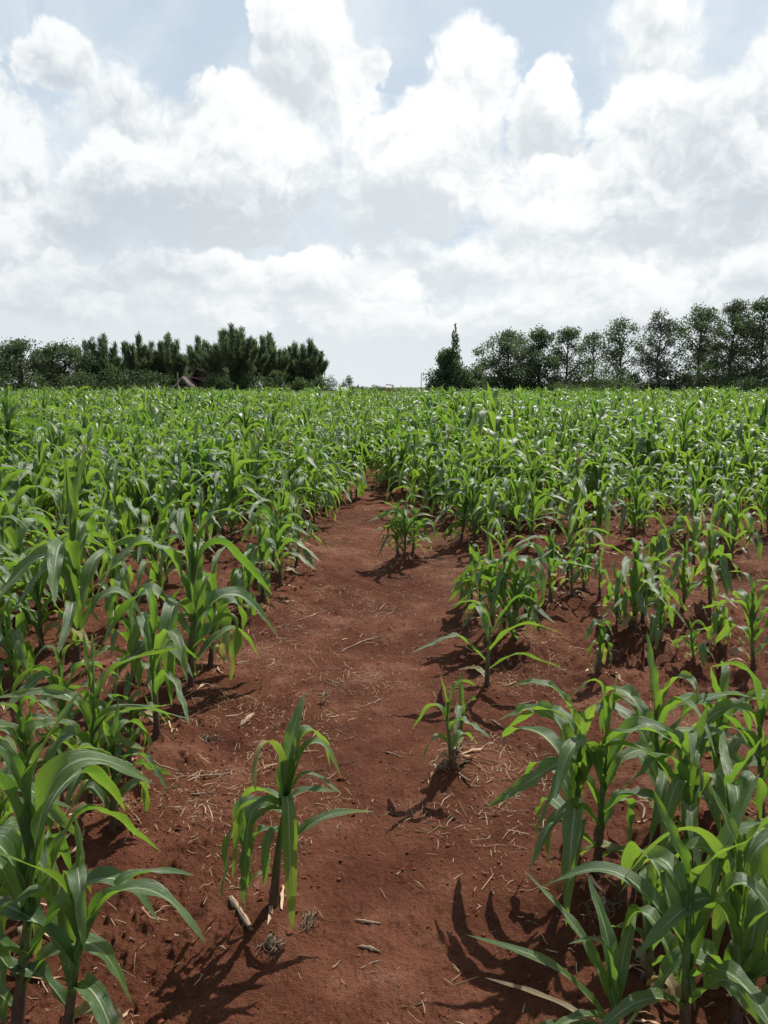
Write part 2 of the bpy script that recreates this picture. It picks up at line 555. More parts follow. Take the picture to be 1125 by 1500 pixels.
M_LEAF = mat_maize_leaf()
M_STALK = mat_maize_stalk()
M_SOIL = mat_soil()
M_STRAW = mat_simple('dry_straw', (0.24, 0.145, 0.08), (0.52, 0.39, 0.25), 30.0, 0.75, 0.25, objvar=0.6)
M_CLOD = mat_simple('soil_crumb', (0.085, 0.027, 0.013), (0.170, 0.065, 0.035), 40.0, 0.95, 0.1, 160.0, 0.6, 0.004, objvar=0.5)
def mat_deadwood():
    m, t, out = new_mat('dead_stalk')
    uv = t.add('ShaderNodeUVMap', uv_map='UVMap').outputs[0]
    sp = t.add('ShaderNodeSeparateXYZ')
    t.l.new(uv, sp.inputs[0])
    tc = t.add('ShaderNodeTexCoord').outputs['Object']
    g = t.noise(t.xyz(t.m('MULTIPLY', sp.outputs[0], 18.0), t.m('MULTIPLY', sp.outputs[1], 2.5), 0.0), 1.0, 5.0, 0.65)
    n = t.noise(tc, 60.0, 4.0, 0.6)
    c = t.mix(t.step(g, 0.36, 0.64), (0.10, 0.055, 0.035), (0.46, 0.36, 0.25))
    c = t.mix(t.step(n, 0.50, 0.68, 0.0, 0.7), c, (0.15, 0.065, 0.040))
    b = principled(t, c, 0.85, 0.15, bump(t, t.m('ADD', g, n), 0.9, 0.004))
    t.l.new(b.outputs[0], out.inputs[0])
    return m


M_DEADWOOD = mat_deadwood()
M_TASSEL = mat_simple('tassel', (0.22, 0.15, 0.07), (0.36, 0.27, 0.12), 30.0, 0.8, 0.2)
M_TASSEL_RED = mat_simple('dry_tassel', (0.13, 0.055, 0.035), (0.24, 0.12, 0.07), 30.0, 0.85, 0.2)
M_BARK = mat_simple('bark', (0.05, 0.035, 0.028), (0.12, 0.095, 0.08), 3.0, 0.9, 0.1, 14.0, 0.6, 0.05)
M_BARK_PALE = mat_simple('pale_bark', (0.10, 0.085, 0.07), (0.24, 0.21, 0.18), 2.0, 0.85, 0.15, 14.0, 0.5, 0.05)
M_NEEDLE = mat_simple('casuarina_needles', (0.050, 0.078, 0.042), (0.130, 0.165, 0.085), 0.5, 0.65, 0.25, trans=(0.16, 0.22, 0.09), tfac=0.35, objvar=0.5)
M_CROWN = mat_simple('broad_leaves', (0.036, 0.060, 0.030), (0.100, 0.135, 0.062), 0.5, 0.55, 0.35, trans=(0.13, 0.20, 0.06), tfac=0.30, objvar=0.5)
M_CROWN_GREY = mat_simple('grey_green_leaves', (0.045, 0.062, 0.040), (0.115, 0.135, 0.090), 0.6, 0.55, 0.35, trans=(0.13, 0.17, 0.08), tfac=0.25, objvar=0.5)
M_BUSH = mat_simple('bush_leaves', (0.048, 0.078, 0.036), (0.115, 0.155, 0.065), 0.7, 0.6, 0.3, trans=(0.14, 0.22, 0.06), tfac=0.33, objvar=0.5)
M_WALL = mat_simple('weathered_plaster', (0.10, 0.078, 0.068), (0.17, 0.14, 0.125), 1.2, 0.9, 0.1)
M_PALE = mat_simple('pale_wall', (0.48, 0.50, 0.50), (0.62, 0.64, 0.63), 0.8, 0.85, 0.2)
M_ROOF_RED = mat_simple('red_roof', (0.10, 0.045, 0.040), (0.16, 0.075, 0.066), 1.5, 0.7, 0.3, 6.0, 0.3, 0.05)
M_ROOF_BROWN = mat_simple('brown_roof', (0.10, 0.065, 0.055), (0.17, 0.115, 0.10), 1.5, 0.8, 0.2, 6.0, 0.3, 0.05)
M_IRON = mat_simple('iron_sheet', (0.28, 0.29, 0.30), (0.42, 0.43, 0.44), 0.8, 0.5, 0.5)
M_TRIM = mat_simple('pale_timber', (0.22, 0.19, 0.17), (0.32, 0.29, 0.26), 3.0, 0.8, 0.2)
M_DARK = mat_simple('dark_opening', (0.012, 0.011, 0.011), (0.02, 0.018, 0.018), 1.0, 0.7, 0.3)
M_PASTURE = mat_simple('pasture_grass', (0.035, 0.055, 0.016), (0.085, 0.095, 0.035), 0.4, 0.9, 0.1, 6.0, 0.6, 0.1)
M_POST = mat_simple('grey_timber', (0.08, 0.07, 0.06), (0.18, 0.16, 0.14), 5.0, 0.9, 0.1)


# ------------------------------------------------------------------ planting plan
class Plant:
    __slots__ = ('x', 'y', 'H', 'hero', 'spec')


# (base px, base py, top px, top py, leaves, style, label)
HEROES = [
    (26, 1545, 52, 1050, 11, 'tall', 'tall dark maize plant with thick green stalk, nearest plant on the left edge'),
    (100, 1550, 132, 1225, 9, 'arch', 'maize plant with long arching leaves reaching toward the bare path, beside the nearest left stalk'),
    (166, 1236, 172, 1045, 9, 'normal', 'short maize plant with bare brown lower stalk, in front of a taller bright one'),
    (132, 1215, 142, 945, 9, 'erect', 'maize plant with bright upright yellow-green top leaves behind the short brown-stalked one'),
    (8, 1330, 0, 1080, 9, 'normal', 'maize plant with pale drooping leaves cut by the left edge, halfway up the near rows'),
    (50, 1400, 62, 1165, 8, 'normal', 'low maize plant tucked between the two nearest left stalks and the row behind'),
    (231, 1092, 222, 862, 9, 'arch', 'maize plant on a green stalk with leaves sweeping low over straw, left of the path'),
    (279, 1015, 288, 722, 11, 'tall', 'tallest broad-leaved maize plant bordering the left side of the bare path'),
    (308, 988, 322, 790, 9, 'droop', 'maize plant with broad leaves hanging to the ground, pathside next to the tallest one'),
    (114, 990, 110, 702, 11, 'erect', 'tall maize plant with stiff broad upright leaves, left of the tallest pathside one'),
    (18, 1020, 12, 868, 9, 'droop', 'maize plant with a pale leaf bowed over at the left edge, behind the near rows'),
    (62, 965, 45, 800, 9, 'normal', 'dense maize plant between the left edge and the stiff upright one'),
    (172, 935, 168, 772, 9, 'normal', 'maize plant seen between the stiff upright one and the tallest pathside one'),
    (386, 888, 379, 684, 7, 'twist', 'narrow maize plant with leaves wrapped tightly round its stalk, at the left path edge'),
    (411, 866, 404, 735, 8, 'erect', 'bright maize plant with upright leaves on a bare stalk, at the left path edge'),
    (434, 838, 442, 742, 8, 'normal', 'small maize plant leaning over the path just behind the bright bare-stalked one'),
    (400, 1335, 432, 1050, 0, 'wilted', 'wilted maize plant with torn drooping leaves standing alone on the bare path'),
    (662, 1135, 652, 990, 7, 'small', 'thin maize seedling with dead roots at its foot, right of the path centre'),
    (672, 1108, 680, 998, 4, 'small', 'smallest maize seedling, growing right beside the thin one with dead roots'),
    (713, 1012, 722, 855, 7, 'spread', 'spindly maize plant with narrow leaves spread out sideways, on bare soil'),
    (737, 942, 742, 788, 10, 'normal', 'bushy maize plant with pale bent leaves behind the spindly spread one'),
    (703, 905, 706, 802, 8, 'normal', 'yellowish small maize plant at the right path edge, left of the bushy pale one'),
    (768, 920, 774, 812, 8, 'droop', 'maize plant with drooping grey-green leaves, right of the bushy pale one'),
    (806, 893, 808, 778, 8, 'erect', 'narrow maize plant with bright tip and dark base, in the gap right of the path'),
    (838, 886, 838, 792, 6, 'thin', 'stunted maize plant with a browning top, in the sparse row right of the path'),
    (877, 892, 882, 790, 6, 'thin', 'stunted maize plant with a pale broken top leaf, in the sparse right row'),
    (928, 940, 930, 800, 12, 'erect', 'bushy maize clump with yellow-green lit leaves, centre of the sparse right patch'),
    (905, 930, 900, 838, 8, 'normal', 'dark low maize plant hugging the yellow-green lit clump'),
    (966, 956, 970, 862, 7, 'normal', 'small maize plant with one leaf arching right, beside the yellow-green lit clump'),
    (876, 1000, 886, 885, 6, 'twist', 'ragged narrow maize plant with shredded leaves, on soil behind the right pathside clump'),
    (1052, 962, 1048, 885, 7, 'droop', 'maize plant with a pale folded leaf on dark stalk, near the right edge'),
    (1016, 986, 1012, 918, 6, 'normal', 'tiny maize plant just in front of the pale folded one near the right edge'),
    (1103, 995, 1088, 850, 8, 'erect', 'maize plant with stiff yellow-green upright leaves close to the right edge'),
    (842, 1308, 856, 1000, 10, 'arch', 'maize plant with long hanging leaves, path side of the right front clump'),
    (872, 1316, 906, 1003, 10, 'normal', 'maize plant on a dark stalk in the right front clump, beside the long hanging leaves'),
    (968, 1236, 950, 962, 10, 'arch', 'maize plant with a square bent top leaf, rear of the right front clump'),
    (1046, 1215, 1056, 975, 10, 'arch', 'maize plant with glossy arching leaves, right of the one with square bent top'),
    (1112, 1250, 1112, 985, 10, 'arch', 'maize plant with bright folded leaves cut by the right edge, behind the corner plants'),
    (1000, 1560, 1012, 1195, 9, 'bigleaf', 'maize plant with a huge upright dark leaf, in the near right corner'),
    (1075, 1545, 1080, 1180, 10, 'normal', 'maize plant with broad hanging leaves at the near right corner edge'),
    (1128, 1480, 1122, 1150, 9, 'droop', 'maize plant with pale lit leaves cut by the right edge, behind the corner ones'),
    (905, 1560, 880, 1400, 7, 'low', 'low sprawling maize plant with leaves flat over the soil at the bottom edge'),
    (196, 1020, 190, 905, 9, 'arch', 'short spreading maize plant between the stiff upright one and the pathside green stalk'),
    (42, 1240, 34, 1010, 10, 'droop', 'maize plant at the left edge with hanging leaves, beside the bright yellow-green one'),
    (92, 1140, 84, 935, 10, 'normal', 'maize plant behind the bright yellow-green one, toward the left edge'),
    (-20, 1450, -14, 1110, 10, 'droop', 'maize plant mostly outside the left edge, leaves reaching in beside the nearest stalk'),
    (190, 1140, 186, 1012, 8, 'droop', 'small drooping maize plant right of the short brown-stalked one'),
    (1008, 1330, 1002, 1050, 10, 'normal', 'full-leaved maize plant behind the huge upright dark leaf'),
    (1072, 1380, 1066, 1060, 10, 'droop', 'maize plant with hanging leaves behind the near right corner plants'),
    (950, 1455, 955, 1265, 8, 'normal', 'low maize plant at the path-side foot of the near right corner plants'),
    (612, 720, 607, 596, 11, 'erect', 'tall dark upright maize plant closing the far end of the lane, behind the path clump'),
    (637, 724, 641, 612, 10, 'erect', 'tall maize plant right of the dark upright one at the far end of the lane'),
    (590, 706, 588, 615, 10, 'normal', 'maize plant left of the dark upright one at the far end of the lane'),
    (468, 740, 465, 650, 11, 'erect', 'bright full-leaved maize plant left of the lane, before its far end'),
    (500, 744, 497, 668, 9, 'normal', 'shorter maize plant at the left lane edge, right of the bright full-leaved one'),
    (522, 730, 525, 655, 9, 'droop', 'drooping maize plant narrowing the lane from the left near its far end'),
    (684, 768, 682, 690, 9, 'arch', 'maize plant with arching pale leaves, right of the path clump'),
    (736, 780, 741, 695, 9, 'droop', 'drooping maize plant second to the right of the path clump'),
    (722, 930, 716, 800, 9, 'erect', 'upright maize stem pressed against the left of the bushy pale one'),
    (752, 950, 758, 800, 9, 'droop', 'maize stem with leaves hanging to the soil, right side of the bushy pale one'),
    (690, 890, 694, 790, 8, 'droop', 'short maize plant with limp leaves at the path edge behind the yellowish one'),
    (940, 928, 944, 806, 10, 'normal', 'maize stem growing in the right half of the yellow-green lit clump'),
    (855, 875, 852, 780, 8, 'normal', 'leafy maize plant between the two stunted ones right of the path'),
    (1000, 905, 1004, 790, 9, 'normal', 'maize plant rising behind the one with a leaf arching right'),
    (1040, 900, 1036, 770, 10, 'erect', 'tall-leaved maize plant behind the pale folded one near the right edge'),
    (360, 905, 352, 800, 8, 'droop', 'limp maize plant just left of the leaf-wrapped narrow one'),
    (583, 824, 578, 735, 8, 'normal', 'left stem of the maize clump standing alone in the middle of the path'),
    (592, 828, 596, 728, 9, 'erect', 'tall middle stem of the maize clump standing alone in the path'),
    (604, 822, 612, 740, 8, 'normal', 'right stem of the maize clump standing alone in the middle of the path'),
]

PATH_L = [(0.0, -0.62), (1.2, -0.62), (2.0, -0.75), (3.0, -0.95), (4.2, -1.05), (5.6, -0.90), (7.0, -0.72), (8.0, -0.66), (10.5, -0.52), (13, -0.40), (16, -0.24), (20, -0.18), (200, -0.2)]
PATH_R = [(0.0, 0.30), (1.4, 0.42), (2.0, 0.62), (3.2, 0.75), (4.4, 0.85), (5.5, 0.95), (8.0, 0.92), (9.5, 0.42), (11.5, 0.06), (14, -0.06), (16, -0.10), (20, -0.14), (200, -0.14)]


def path_edges(y):
    return (np.interp(y, [a for a, b in PATH_L], [b for a, b in PATH_L]), np.interp(y, [a for a, b in PATH_R], [b for a, b in PATH_R]))


hero_xy = []
for hrow in HEROES:
    gx, gy = at_ground(hrow[0], hrow[1])
    dt = pix_dir(hrow[2], hrow[3])
    k = gy / dt.y
    H = CAM_H + dt.z * k
    hero_xy.append((gx, gy, H, dt.x * k - gx))
HXY = np.array([(a, b) for a, b, c, d in hero_xy])

prng = np.random.default_rng(11)
field_pts = []
rows_x = np.arange(-75, 75, 0.66)
for rx in rows_x:
    y0 = 2.6
    ymax = 80.0
    ys = np.arange(y0, ymax, 0.21)
    ys = ys + prng.normal(0, 0.07, len(ys))
    xs = rx + prng.normal(0, 0.12, len(ys)) + 0.12 * np.sin(ys * 0.3 + rx)
    keep = np.abs(xs) < 0.60 * ys + 1.6
    L, Rr = path_edges(ys)
    rag = np.where(ys > 8.5, 0.16, 0.5) * vnoise(ys * 1.7 + 3, ys * 0 + (1.0 if rx < 0 else 9.0), 15)
    inpath = (xs > L - 0.04 + rag * (xs < 0)) & (xs < Rr + 0.04 + rag * (xs > 0))
    keep &= ~inpath
    # the right-hand patch is thin and bare up to about eight metres
    right = xs > 0
    sparse = np.where(right & (ys < 5.7), 0.0, np.where(right & (ys < 7.5), 0.36, np.where(right & (ys < 9), 0.62, 0.97)))
    sparse = np.where(~right & (ys < 3.2), 0.0, np.where(~right & (ys < 6.0), np.where(xs > L - 0.95, 0.34, 0.60), np.where(~right & (ys < 9), np.where(xs > L - 1.3, 0.42, 0.80), sparse)))
    sparse = np.where(~right & (ys < 6.0) & (xs > L - 0.35), 0.0, sparse)
    gapn = vnoise(xs * 0.35 + 40, ys * 0.22, 5)
    sparse = sparse * np.where(gapn < -0.30, 0.45, 1.0)
    keep &= prng.random(len(ys)) < sparse
    for xx, yy in zip(xs[keep], ys[keep]):
        if yy < 7.5 and np.min(np.hypot(HXY[:, 0] - xx, HXY[:, 1] - yy)) < 0.24:
            continue
        field_pts.append((xx, yy))
field_pts = np.array(field_pts)
fx, fy = field_pts[:, 0], field_pts[:, 1]
base_h = np.where(fx < 0, np.interp(fy, [3, 5, 7, 10, 14, 30], [0.86, 0.84, 0.80, 0.86, 0.95, 1.06]), np.interp(fy, [3, 6, 8, 11, 15, 30], [0.60, 0.62, 0.72, 0.88, 0.98, 1.06]))
field_h = base_h * (1 + 0.42 * vnoise(fx * 0.5, fy * 0.5, 3) + prng.normal(0, 0.12, len(fx)))
tallmask = prng.random(len(fx)) < 0.05
field_h = np.where(tallmask & (fy > 9), field_h * prng.uniform(1.2, 1.55, len(fx)), field_h)
field_h = np.clip(field_h, 0.35, 1.75)
order = np.argsort(np.hypot(fx, fy))
N_IND = 300 - len(HEROES)
near_idx, far_idx = order[:N_IND], order[N_IND:]

# ------------------------------------------------------------------ ground
MOUNDS = np.array([(a, b, 0.06) for a, b, c, d in hero_xy] + [(fx[i], fy[i], 0.05) for i in near_idx])


def ground_z(x, y, fine=False):
    x = np.asarray(x, float)
    y = np.asarray(y, float)
    z = 0.05 * fbm(x * 0.45, y * 0.45, 3, 21)
    r = np.hypot(x, y)
    for (mx, my, mh) in MOUNDS:
        if x.ndim == 0:
            z = z + mh * np.exp(-((x - mx) ** 2 + (y - my) ** 2) / 0.018)
        else:
            sel = (np.abs(x - mx) < 0.4) & (np.abs(y - my) < 0.4)
            z[sel] += mh * np.exp(-((x[sel] - mx) ** 2 + (y[sel] - my) ** 2) / 0.018)
    if fine:
        fade = np.clip((26 - r) / 16, 0, 1)
        L, Rr = path_edges(np.clip(y, 0, 100))
        side = np.clip(np.maximum(L + 0.25 - x, x - Rr + 0.15) / 0.4, 0, 1)      # tilled soil beside the trodden strip is rougher
        amp = 0.55 + 0.75 * side
        c1 = fbm(x * 9, y * 9, 4, 31, 0.55)
        c2 = np.maximum(fbm(x * 26, y * 26, 3, 41, 0.6) - 0.10, 0)
        patchy = np.clip(0.5 + 2.2 * fbm(x * 1.6, y * 1.6, 2, 61), 0, 1)
        z = z + fade * amp * (0.030 * c1 + 0.062 * c2 * patchy)
        z = z + fade * 0.006 * fbm(x * 80, y * 80, 2, 51)
        z = z - fade * 0.05 * np.exp(-((x - 0.5 * (L + Rr)) / 0.7) ** 2) * np.clip(y / 3, 0, 1)
    return z


def build_ground():
    th = np.concatenate([np.linspace(-PI, -0.75, 60)[:-1], np.linspace(-0.75, 0.75, 760), np.linspace(0.75, PI, 60)[1:]])
    r = np.concatenate([[0.02, 0.4, 0.8], np.geomspace(1.15, 28, 760), np.geomspace(29, 3000, 50)])
    TH, RR = np.meshgrid(th, r)
    X, Y = RR * np.sin(TH), RR * np.cos(TH)
    Z = ground_z(X.ravel(), Y.ravel(), True).reshape(X.shape)
    Z = np.where(RR > 150, Z * 0.2, Z)
    m = MB()
    m.grid(np.stack([X, Y, Z], -1)[:, ::-1])
    o = m.build('ground', M_SOIL)
    tag(o, 'bare red soil of the maize field', None, None, 'structure')
    return X, Y, Z


build_ground()


def build_pasture():
    m = MB()
    xs, ys = np.linspace(-2900, 2900, 60), np.array([81.5, 86, 95, 110, 140, 200, 320, 800, 2900])
    X, Y = np.meshgrid(xs, ys)
    m.grid(np.stack([X, Y, ground_z(X.ravel(), Y.ravel()).reshape(X.shape) * (Y < 81) * 0 + 0.09], -1)[:, ::-1])
    tag(m.build('pasture', M_PASTURE), 'rough grass beyond the maize field', None, None, 'structure')


build_pasture()


def gz1(x, y):
    return float(ground_z(np.array([x]), np.array([y]), True)[0])


# ------------------------------------------------------------------ maize
def leaf_grid(base, az, L, W, th0, th1, sb, bw, fold, wav, twist, drift, ns, nc, rng, narrow=1.0):
    s = np.linspace(0, 1, ns + 1)
    S = 1 / (1 + np.exp(-(s - sb) / bw))
    S = (S - S[0]) / (S[-1] - S[0])
    th = th0 + (th1 - th0) * S
    a = az + drift * s ** 1.5
    d = np.stack([np.sin(th) * np.cos(a), np.sin(th) * np.sin(a), np.cos(th)], -1)
    c = np.array(base) + np.vstack([np.zeros(3), np.cumsum((d[1:] + d[:-1]) * 0.5 * L / ns, axis=0)])
    b = np.stack([-np.sin(a), np.cos(a), 0 * a], -1)
    n = np.stack([-np.cos(th) * np.cos(a), -np.cos(th) * np.sin(a), np.sin(th)], -1)
    tw = twist * s + 0.35 * np.sin(s * 6 + rng.random() * 6) * s
    b, n = b * np.cos(tw)[:, None] + n * np.sin(tw)[:, None], n * np.cos(tw)[:, None] - b * np.sin(tw)[:, None]
    sm = np.clip(s / 0.32, 0, 1)
    sm = sm * sm * (3 - 2 * sm)
    w = W * (0.48 + 0.52 * sm) * np.maximum(1 - s ** 2.3, 0) ** 0.8 * narrow
    w[-1] = W * 0.012
    phi = fold * (1 - s) ** 1.3 + 0.16
    u = np.linspace(-1, 1, nc + 1)
    ph1, ph2, kk = rng.random() * 6.3, rng.random() * 6.3, rng.uniform(2.2, 5.5)
    env = np.clip(s * 4, 0, 1) * np.clip((1 - s) * 4, 0, 1)
    wave = np.where(u[None] > 0, np.sin(2 * PI * kk * s[:, None] + ph1), np.sin(2 * PI * kk * 1.13 * s[:, None] + ph2)) * env[:, None]
    off = (w / 2)[:, None] * (np.sin(phi)[:, None] * np.abs(u)[None] ** 1.25) + wav * w[:, None] * wave * (u ** 2)[None]
    P = c[:, None] + ((w / 2)[:, None] * u[None] * np.cos(phi)[:, None])[..., None] * b[:, None] + off[..., None] * n[:, None]
    uu, vv = np.meshgrid((u + 1) / 2, s)
    return P, np.stack([uu, vv], -1)


def plant_leaves(H, n, style, rng):
    """list of leaf dictionaries for one maize plant of height H"""
    out = []
    az0 = rng.uniform(0, 2 * PI)
    for i in range(n):
        t = i / max(n - 1, 1)
        az = az0 + PI * (i % 2) + rng.normal(0, 0.45)
        hz = H * (0.07 + 0.50 * t ** 0.95) * rng.uniform(0.95, 1.05)
        L = H * (0.42 + 0.36 * math.sin(PI * (0.12 + 0.70 * t))) * rng.uniform(0.88, 1.14)
        W = (0.031 + 0.056 * H) * (0.75 + 0.42 * math.sin(PI * (0.1 + 0.75 * t))) * rng.uniform(0.85, 1.12)
        th0 = R(40 - 31 * t + rng.normal(0, 6))
        th1 = R(157 - 28 * max(t - 0.6, 0) / 0.4 + rng.normal(0, 17))
        sb = rng.uniform(0.34, 0.60)
        bw = rng.uniform(0.03, 0.10)
        fold = 0.42 + 0.45 * t
        age = float(np.clip(rng.normal(0.36 - 0.24 * t, 0.13), 0, 1))
        if i == 0 and rng.random() < 0.8:
            age = rng.uniform(0.6, 1.0)
            L *= 0.7
            th1 = R(150)
        if t > 0.82:                                      # the rolled leaves of the whorl
            th0, th1, fold = R(rng.uniform(3, 12)), R(rng.uniform(15, 60)), 1.15
            L = min(L, (H - hz) * 1.12 / max(math.cos(0.5 * th1), 0.5))
            W *= 0.8
            if rng.random() < 0.5:
                th1, sb = R(140), 0.68
                L *= 1.15
        tw = rng.normal(0, 0.6)
        drift = rng.normal(0, 0.55)
        wav = rng.uniform(0.08, 0.26)
        if style == 'droop':
            th1 += R(28)
            sb *= 0.85
        elif style == 'erect':
            th0 *= 0.7
            th1 -= R(32)
            fold *= 1.1
        elif style == 'arch':
            sb += 0.04
            bw += 0.05
            L *= 1.08
        elif style == 'twist':
            th0 *= 0.35
            th1 = R(168) if t < 0.8 else R(150)
            sb = rng.uniform(0.22, 0.5)
            bw = 0.05
            tw *= 2
            L *= 0.62
            W *= 1.1
        elif style == 'spread':
            th0 = R(58 - 38 * t)
            th1 = R(112)
            W *= 0.75
            L *= 1.05
        elif style in ('small', 'thin'):
            L *= 1.0 if style == 'small' else 0.66
            W *= 1.0 if style == 'small' else 0.66
            th1 -= R(12)
            if style == 'thin':
                age += 0.25
        elif style == 'low':
            th0 = R(70 - 45 * t)
            th1 = R(100)
            hz *= 0.6
            L *= 1.9
            W *= 1.1
        out.append(dict(h=hz, az=az, L=L, W=W, th0=th0, th1=th1, sb=sb, bw=bw, fold=fold, wav=wav, tw=tw, drift=drift, age=min(age, 1.0)))
    return out


def stalk_pts(H, lean, rng, top=0.58, wob=0.012):
    n = 14
    z = np.linspace(-0.05, H * top, n)
    f = np.clip(z / H, 0, 1)
    pts = np.stack([lean[0] * f + wob * np.sin(f * 5 + rng.random() * 6) * f, lean[1] * f + wob * np.sin(f * 4 + rng.random() * 6) * f, z], -1)
    return pts, f


def stalk_mesh(m, H, lean, rng, top=0.58, sides=8, mi=0, fat=1.0):
    pts, f = stalk_pts(H, lean, rng, top)
    r0 = (0.0075 + 0.0085 * H) * fat
    rad = r0 * (1.12 - 0.75 * f / max(top, .01)) * (1 + 0.10 * (np.arange(len(f)) % 3 == 0))
    rad[-1] *= 0.3
    m.tube(pts, rad, sides, 0.0, mi, 0.0, 1.0)
    return pts, rad


def add_leaf(m, pts, lf, rng, ns, nc, mi=0):
    zc = pts[:, 2]
    base = np.array([np.interp(lf['h'], zc, pts[:, k]) for k in range(3)])
    P, UV = leaf_grid(base, lf['az'], lf['L'], lf['W'], lf['th0'], lf['th1'], lf['sb'], lf['bw'], lf['fold'], lf['wav'], lf['tw'], lf['drift'], ns, nc, rng)
    # leaves that reach the soil lie on it
    P[..., 2] = np.where(P[..., 2] < 0.02, 0.02 + (P[..., 2] - 0.02) * 0.04, P[..., 2])
    m.grid(P, UV, lf['age'], mi)


def tassel_mesh(m, pts, H, rng, mi=0, L=0.22):
    top = pts[-1]
    end = top + np.array([rng.normal(0, 0.02), rng.normal(0, 0.02), H * 0.45 + L * 0.3])
    m.tube(np.linspace(top - np.array([0, 0, 0.02]), end, 5), [0.004, 0.004, 0.0035, 0.003, 0.0015], 4, 0.5, mi)
    for k in range(7):
        a = rng.uniform(0, 2 * PI)
        b0 = top + (end - top) * rng.uniform(0.45, 0.8)
        l = L * rng.uniform(0.5, 0.9)
        sp = rng.uniform(0.15, 0.6)
        q = np.linspace(0, 1, 4)[:, None]
        br = b0 + q * np.array([math.cos(a) * sp * l, math.sin(a) * sp * l, l * (1 - 0.3 * sp)]) - q ** 2 * np.array([0, 0, 0.10 * l])
        m.tube(br, [0.0035, 0.0045, 0.004, 0.001], 4, 0.5, mi)


def LF(h, az, L, W, th0, th1, sb=0.5, bw=0.1, fold=0.6, wav=0.08, tw=0.0, drift=0.0, age=0.15):
    return dict(h=h, az=R(az), L=L, W=W, th0=R(th0), th1=R(th1), sb=sb, bw=bw, fold=fold, wav=wav, tw=tw, drift=drift, age=age)


def hero_leaves(style, H, n, rng):
    if style == 'wilted':
        k = H / 0.66
        return [
            LF(.13 * k, 200, .20 * k, .026, 60, 165, .3, .08, age=.75), LF(.20 * k, 12, .36 * k, .050, 46, 100, .55, .12, tw=.3, age=.42),
            LF(.38 * k, 195, .50 * k, .062, 64, 172, .26, .06, wav=.2, tw=.4, age=.15), LF(.42 * k, 222, .44 * k, .055, 60, 174, .26, .05, wav=.2, tw=-.5, age=.12),
            LF(.35 * k, 172, .34 * k, .050, 62, 174, .24, .05, wav=.25, age=.25), LF(.44 * k, 160, .47 * k, .055, 66, 170, .25, .06, wav=.2, tw=.7, age=.12),
            LF(.37 * k, 208, .40 * k, .060, 70, 174, .20, .05, wav=.25, tw=.3, age=.15), LF(.28 * k, 185, .26 * k, .045, 60, 172, .25, .06, wav=.2, age=.3),
            LF(.42 * k, 285, .52 * k, .062, 26, 177, .13, .03, fold=.3, wav=.05, tw=.1, age=.5), LF(.30 * k, 240, .22 * k, .048, 65, 172, .25, .06, age=.3),
            LF(.40 * k, 15, .18 * k, .045, 58, 105, .4, .1, age=.15), LF(.38 * k, 65, .36 * k, .085, 10, 40, .6, .1, fold=.4, age=.1),
            LF(.36 * k, 150, .42 * k, .060, 3, 150, .62, .05, fold=.7, tw=.7, drift=2.6, age=.55), LF(.38 * k, 30, .44 * k, .080, 13, 168, .60, .05, fold=.4, wav=.18, age=.28),
            LF(.40 * k, 5, .40 * k, .060, 18, 160, .58, .05, fold=.5, age=.42), LF(.42 * k, 350, .26 * k, .045, 26, 125, .5, .06, age=.25),
        ]
    if style == 'low':
        return [LF(.05, 168, .50, .042, 55, 104, age=.2), LF(.05, 196, .44, .036, 66, 102, age=.3), LF(.08, 140, .46, .05, 32, 84, age=.15), LF(.06, 214, .38, .045, 62, 112, age=.2),
                LF(.12, 100, .34, .06, 14, 60, age=.1), LF(.10, 60, .32, .05, 24, 90, age=.1), LF(.02, 186, .56, .030, 84, 97, age=1.0), LF(.03, 150, .40, .028, 78, 98, age=.9), LF(.12, 180, .30, .055, 10, 130, .7, .06, age=.1)]
    lv = plant_leaves(H, n, {'tall': 'normal', 'bigleaf': 'normal'}.get(style, style), rng)
    if style == 'bigleaf':
        lv.append(LF(.16, 30, .62, .085, 12, 44, .7, .2, fold=.65, wav=.04, age=.02))
        lv.append(LF(.26, 150, .52, .07, 40, 132, .5, .09, fold=.6, age=.05))
        lv.append(LF(.10, 205, .40, .055, 55, 120, .5, .12, age=.2))
    if style == 'arch':
        pass
    return lv


for (bx, by, tx, ty, nl, style, label), (gx, gy, H, lean) in zip(HEROES, hero_xy):
    rng = np.random.default_rng(int(bx * 7 + by * 13))
    root = empty('maize_plant', (gx, gy, gz1(gx, gy) - 0.012))
    tag(root, label, 'maize plant', 'maize plants near the bare path')
    m = MB()
    pts, rad = stalk_mesh(m, H, (lean, rng.normal(0, 0.03)), rng, sides=10, fat=1.15 if style == 'wilted' else 1.0)
    # short brace roots round the foot
    for k in range(6):
        a = rng.uniform(0, 2 * PI)
        z0 = rng.uniform(0.02, 0.05)
        m.tube([(0, 0, z0), (math.cos(a) * .018, math.sin(a) * .018, z0 * .7), (math.cos(a) * .035, math.sin(a) * .035, -0.02)], [.0035, .003, .0022], 5, 0, 0, 0, .05)
    m.build('stalk', M_STALK, root)
    hh = H * 0.97 if style != 'low' else max(H, 0.18)
    for lf in hero_leaves(style, hh, nl + (2 if style in ('normal', 'erect', 'droop', 'arch', 'tall') else 0), rng):
        if style == 'wilted':
            lf['W'] *= 0.85
        if style != 'wilted' and gy < 3.3:
            lf['L'] *= 0.88
            lf['W'] *= 0.82
            if rng.random() < 0.4:
                lf['th0'] *= 0.75
                lf['th1'] -= R(22)
        lm = MB()
        add_leaf(lm, pts, lf, rng, 26, 6)
        lm.build('leaf', M_LEAF, root)

# field plants: prototypes of unit height, copied with their parts
STYLES = ['normal', 'normal', 'arch', 'droop', 'erect', 'normal', 'arch', 'droop', 'erect', 'normal', 'normal', 'arch', 'twist', 'spread', 'normal', 'erect']


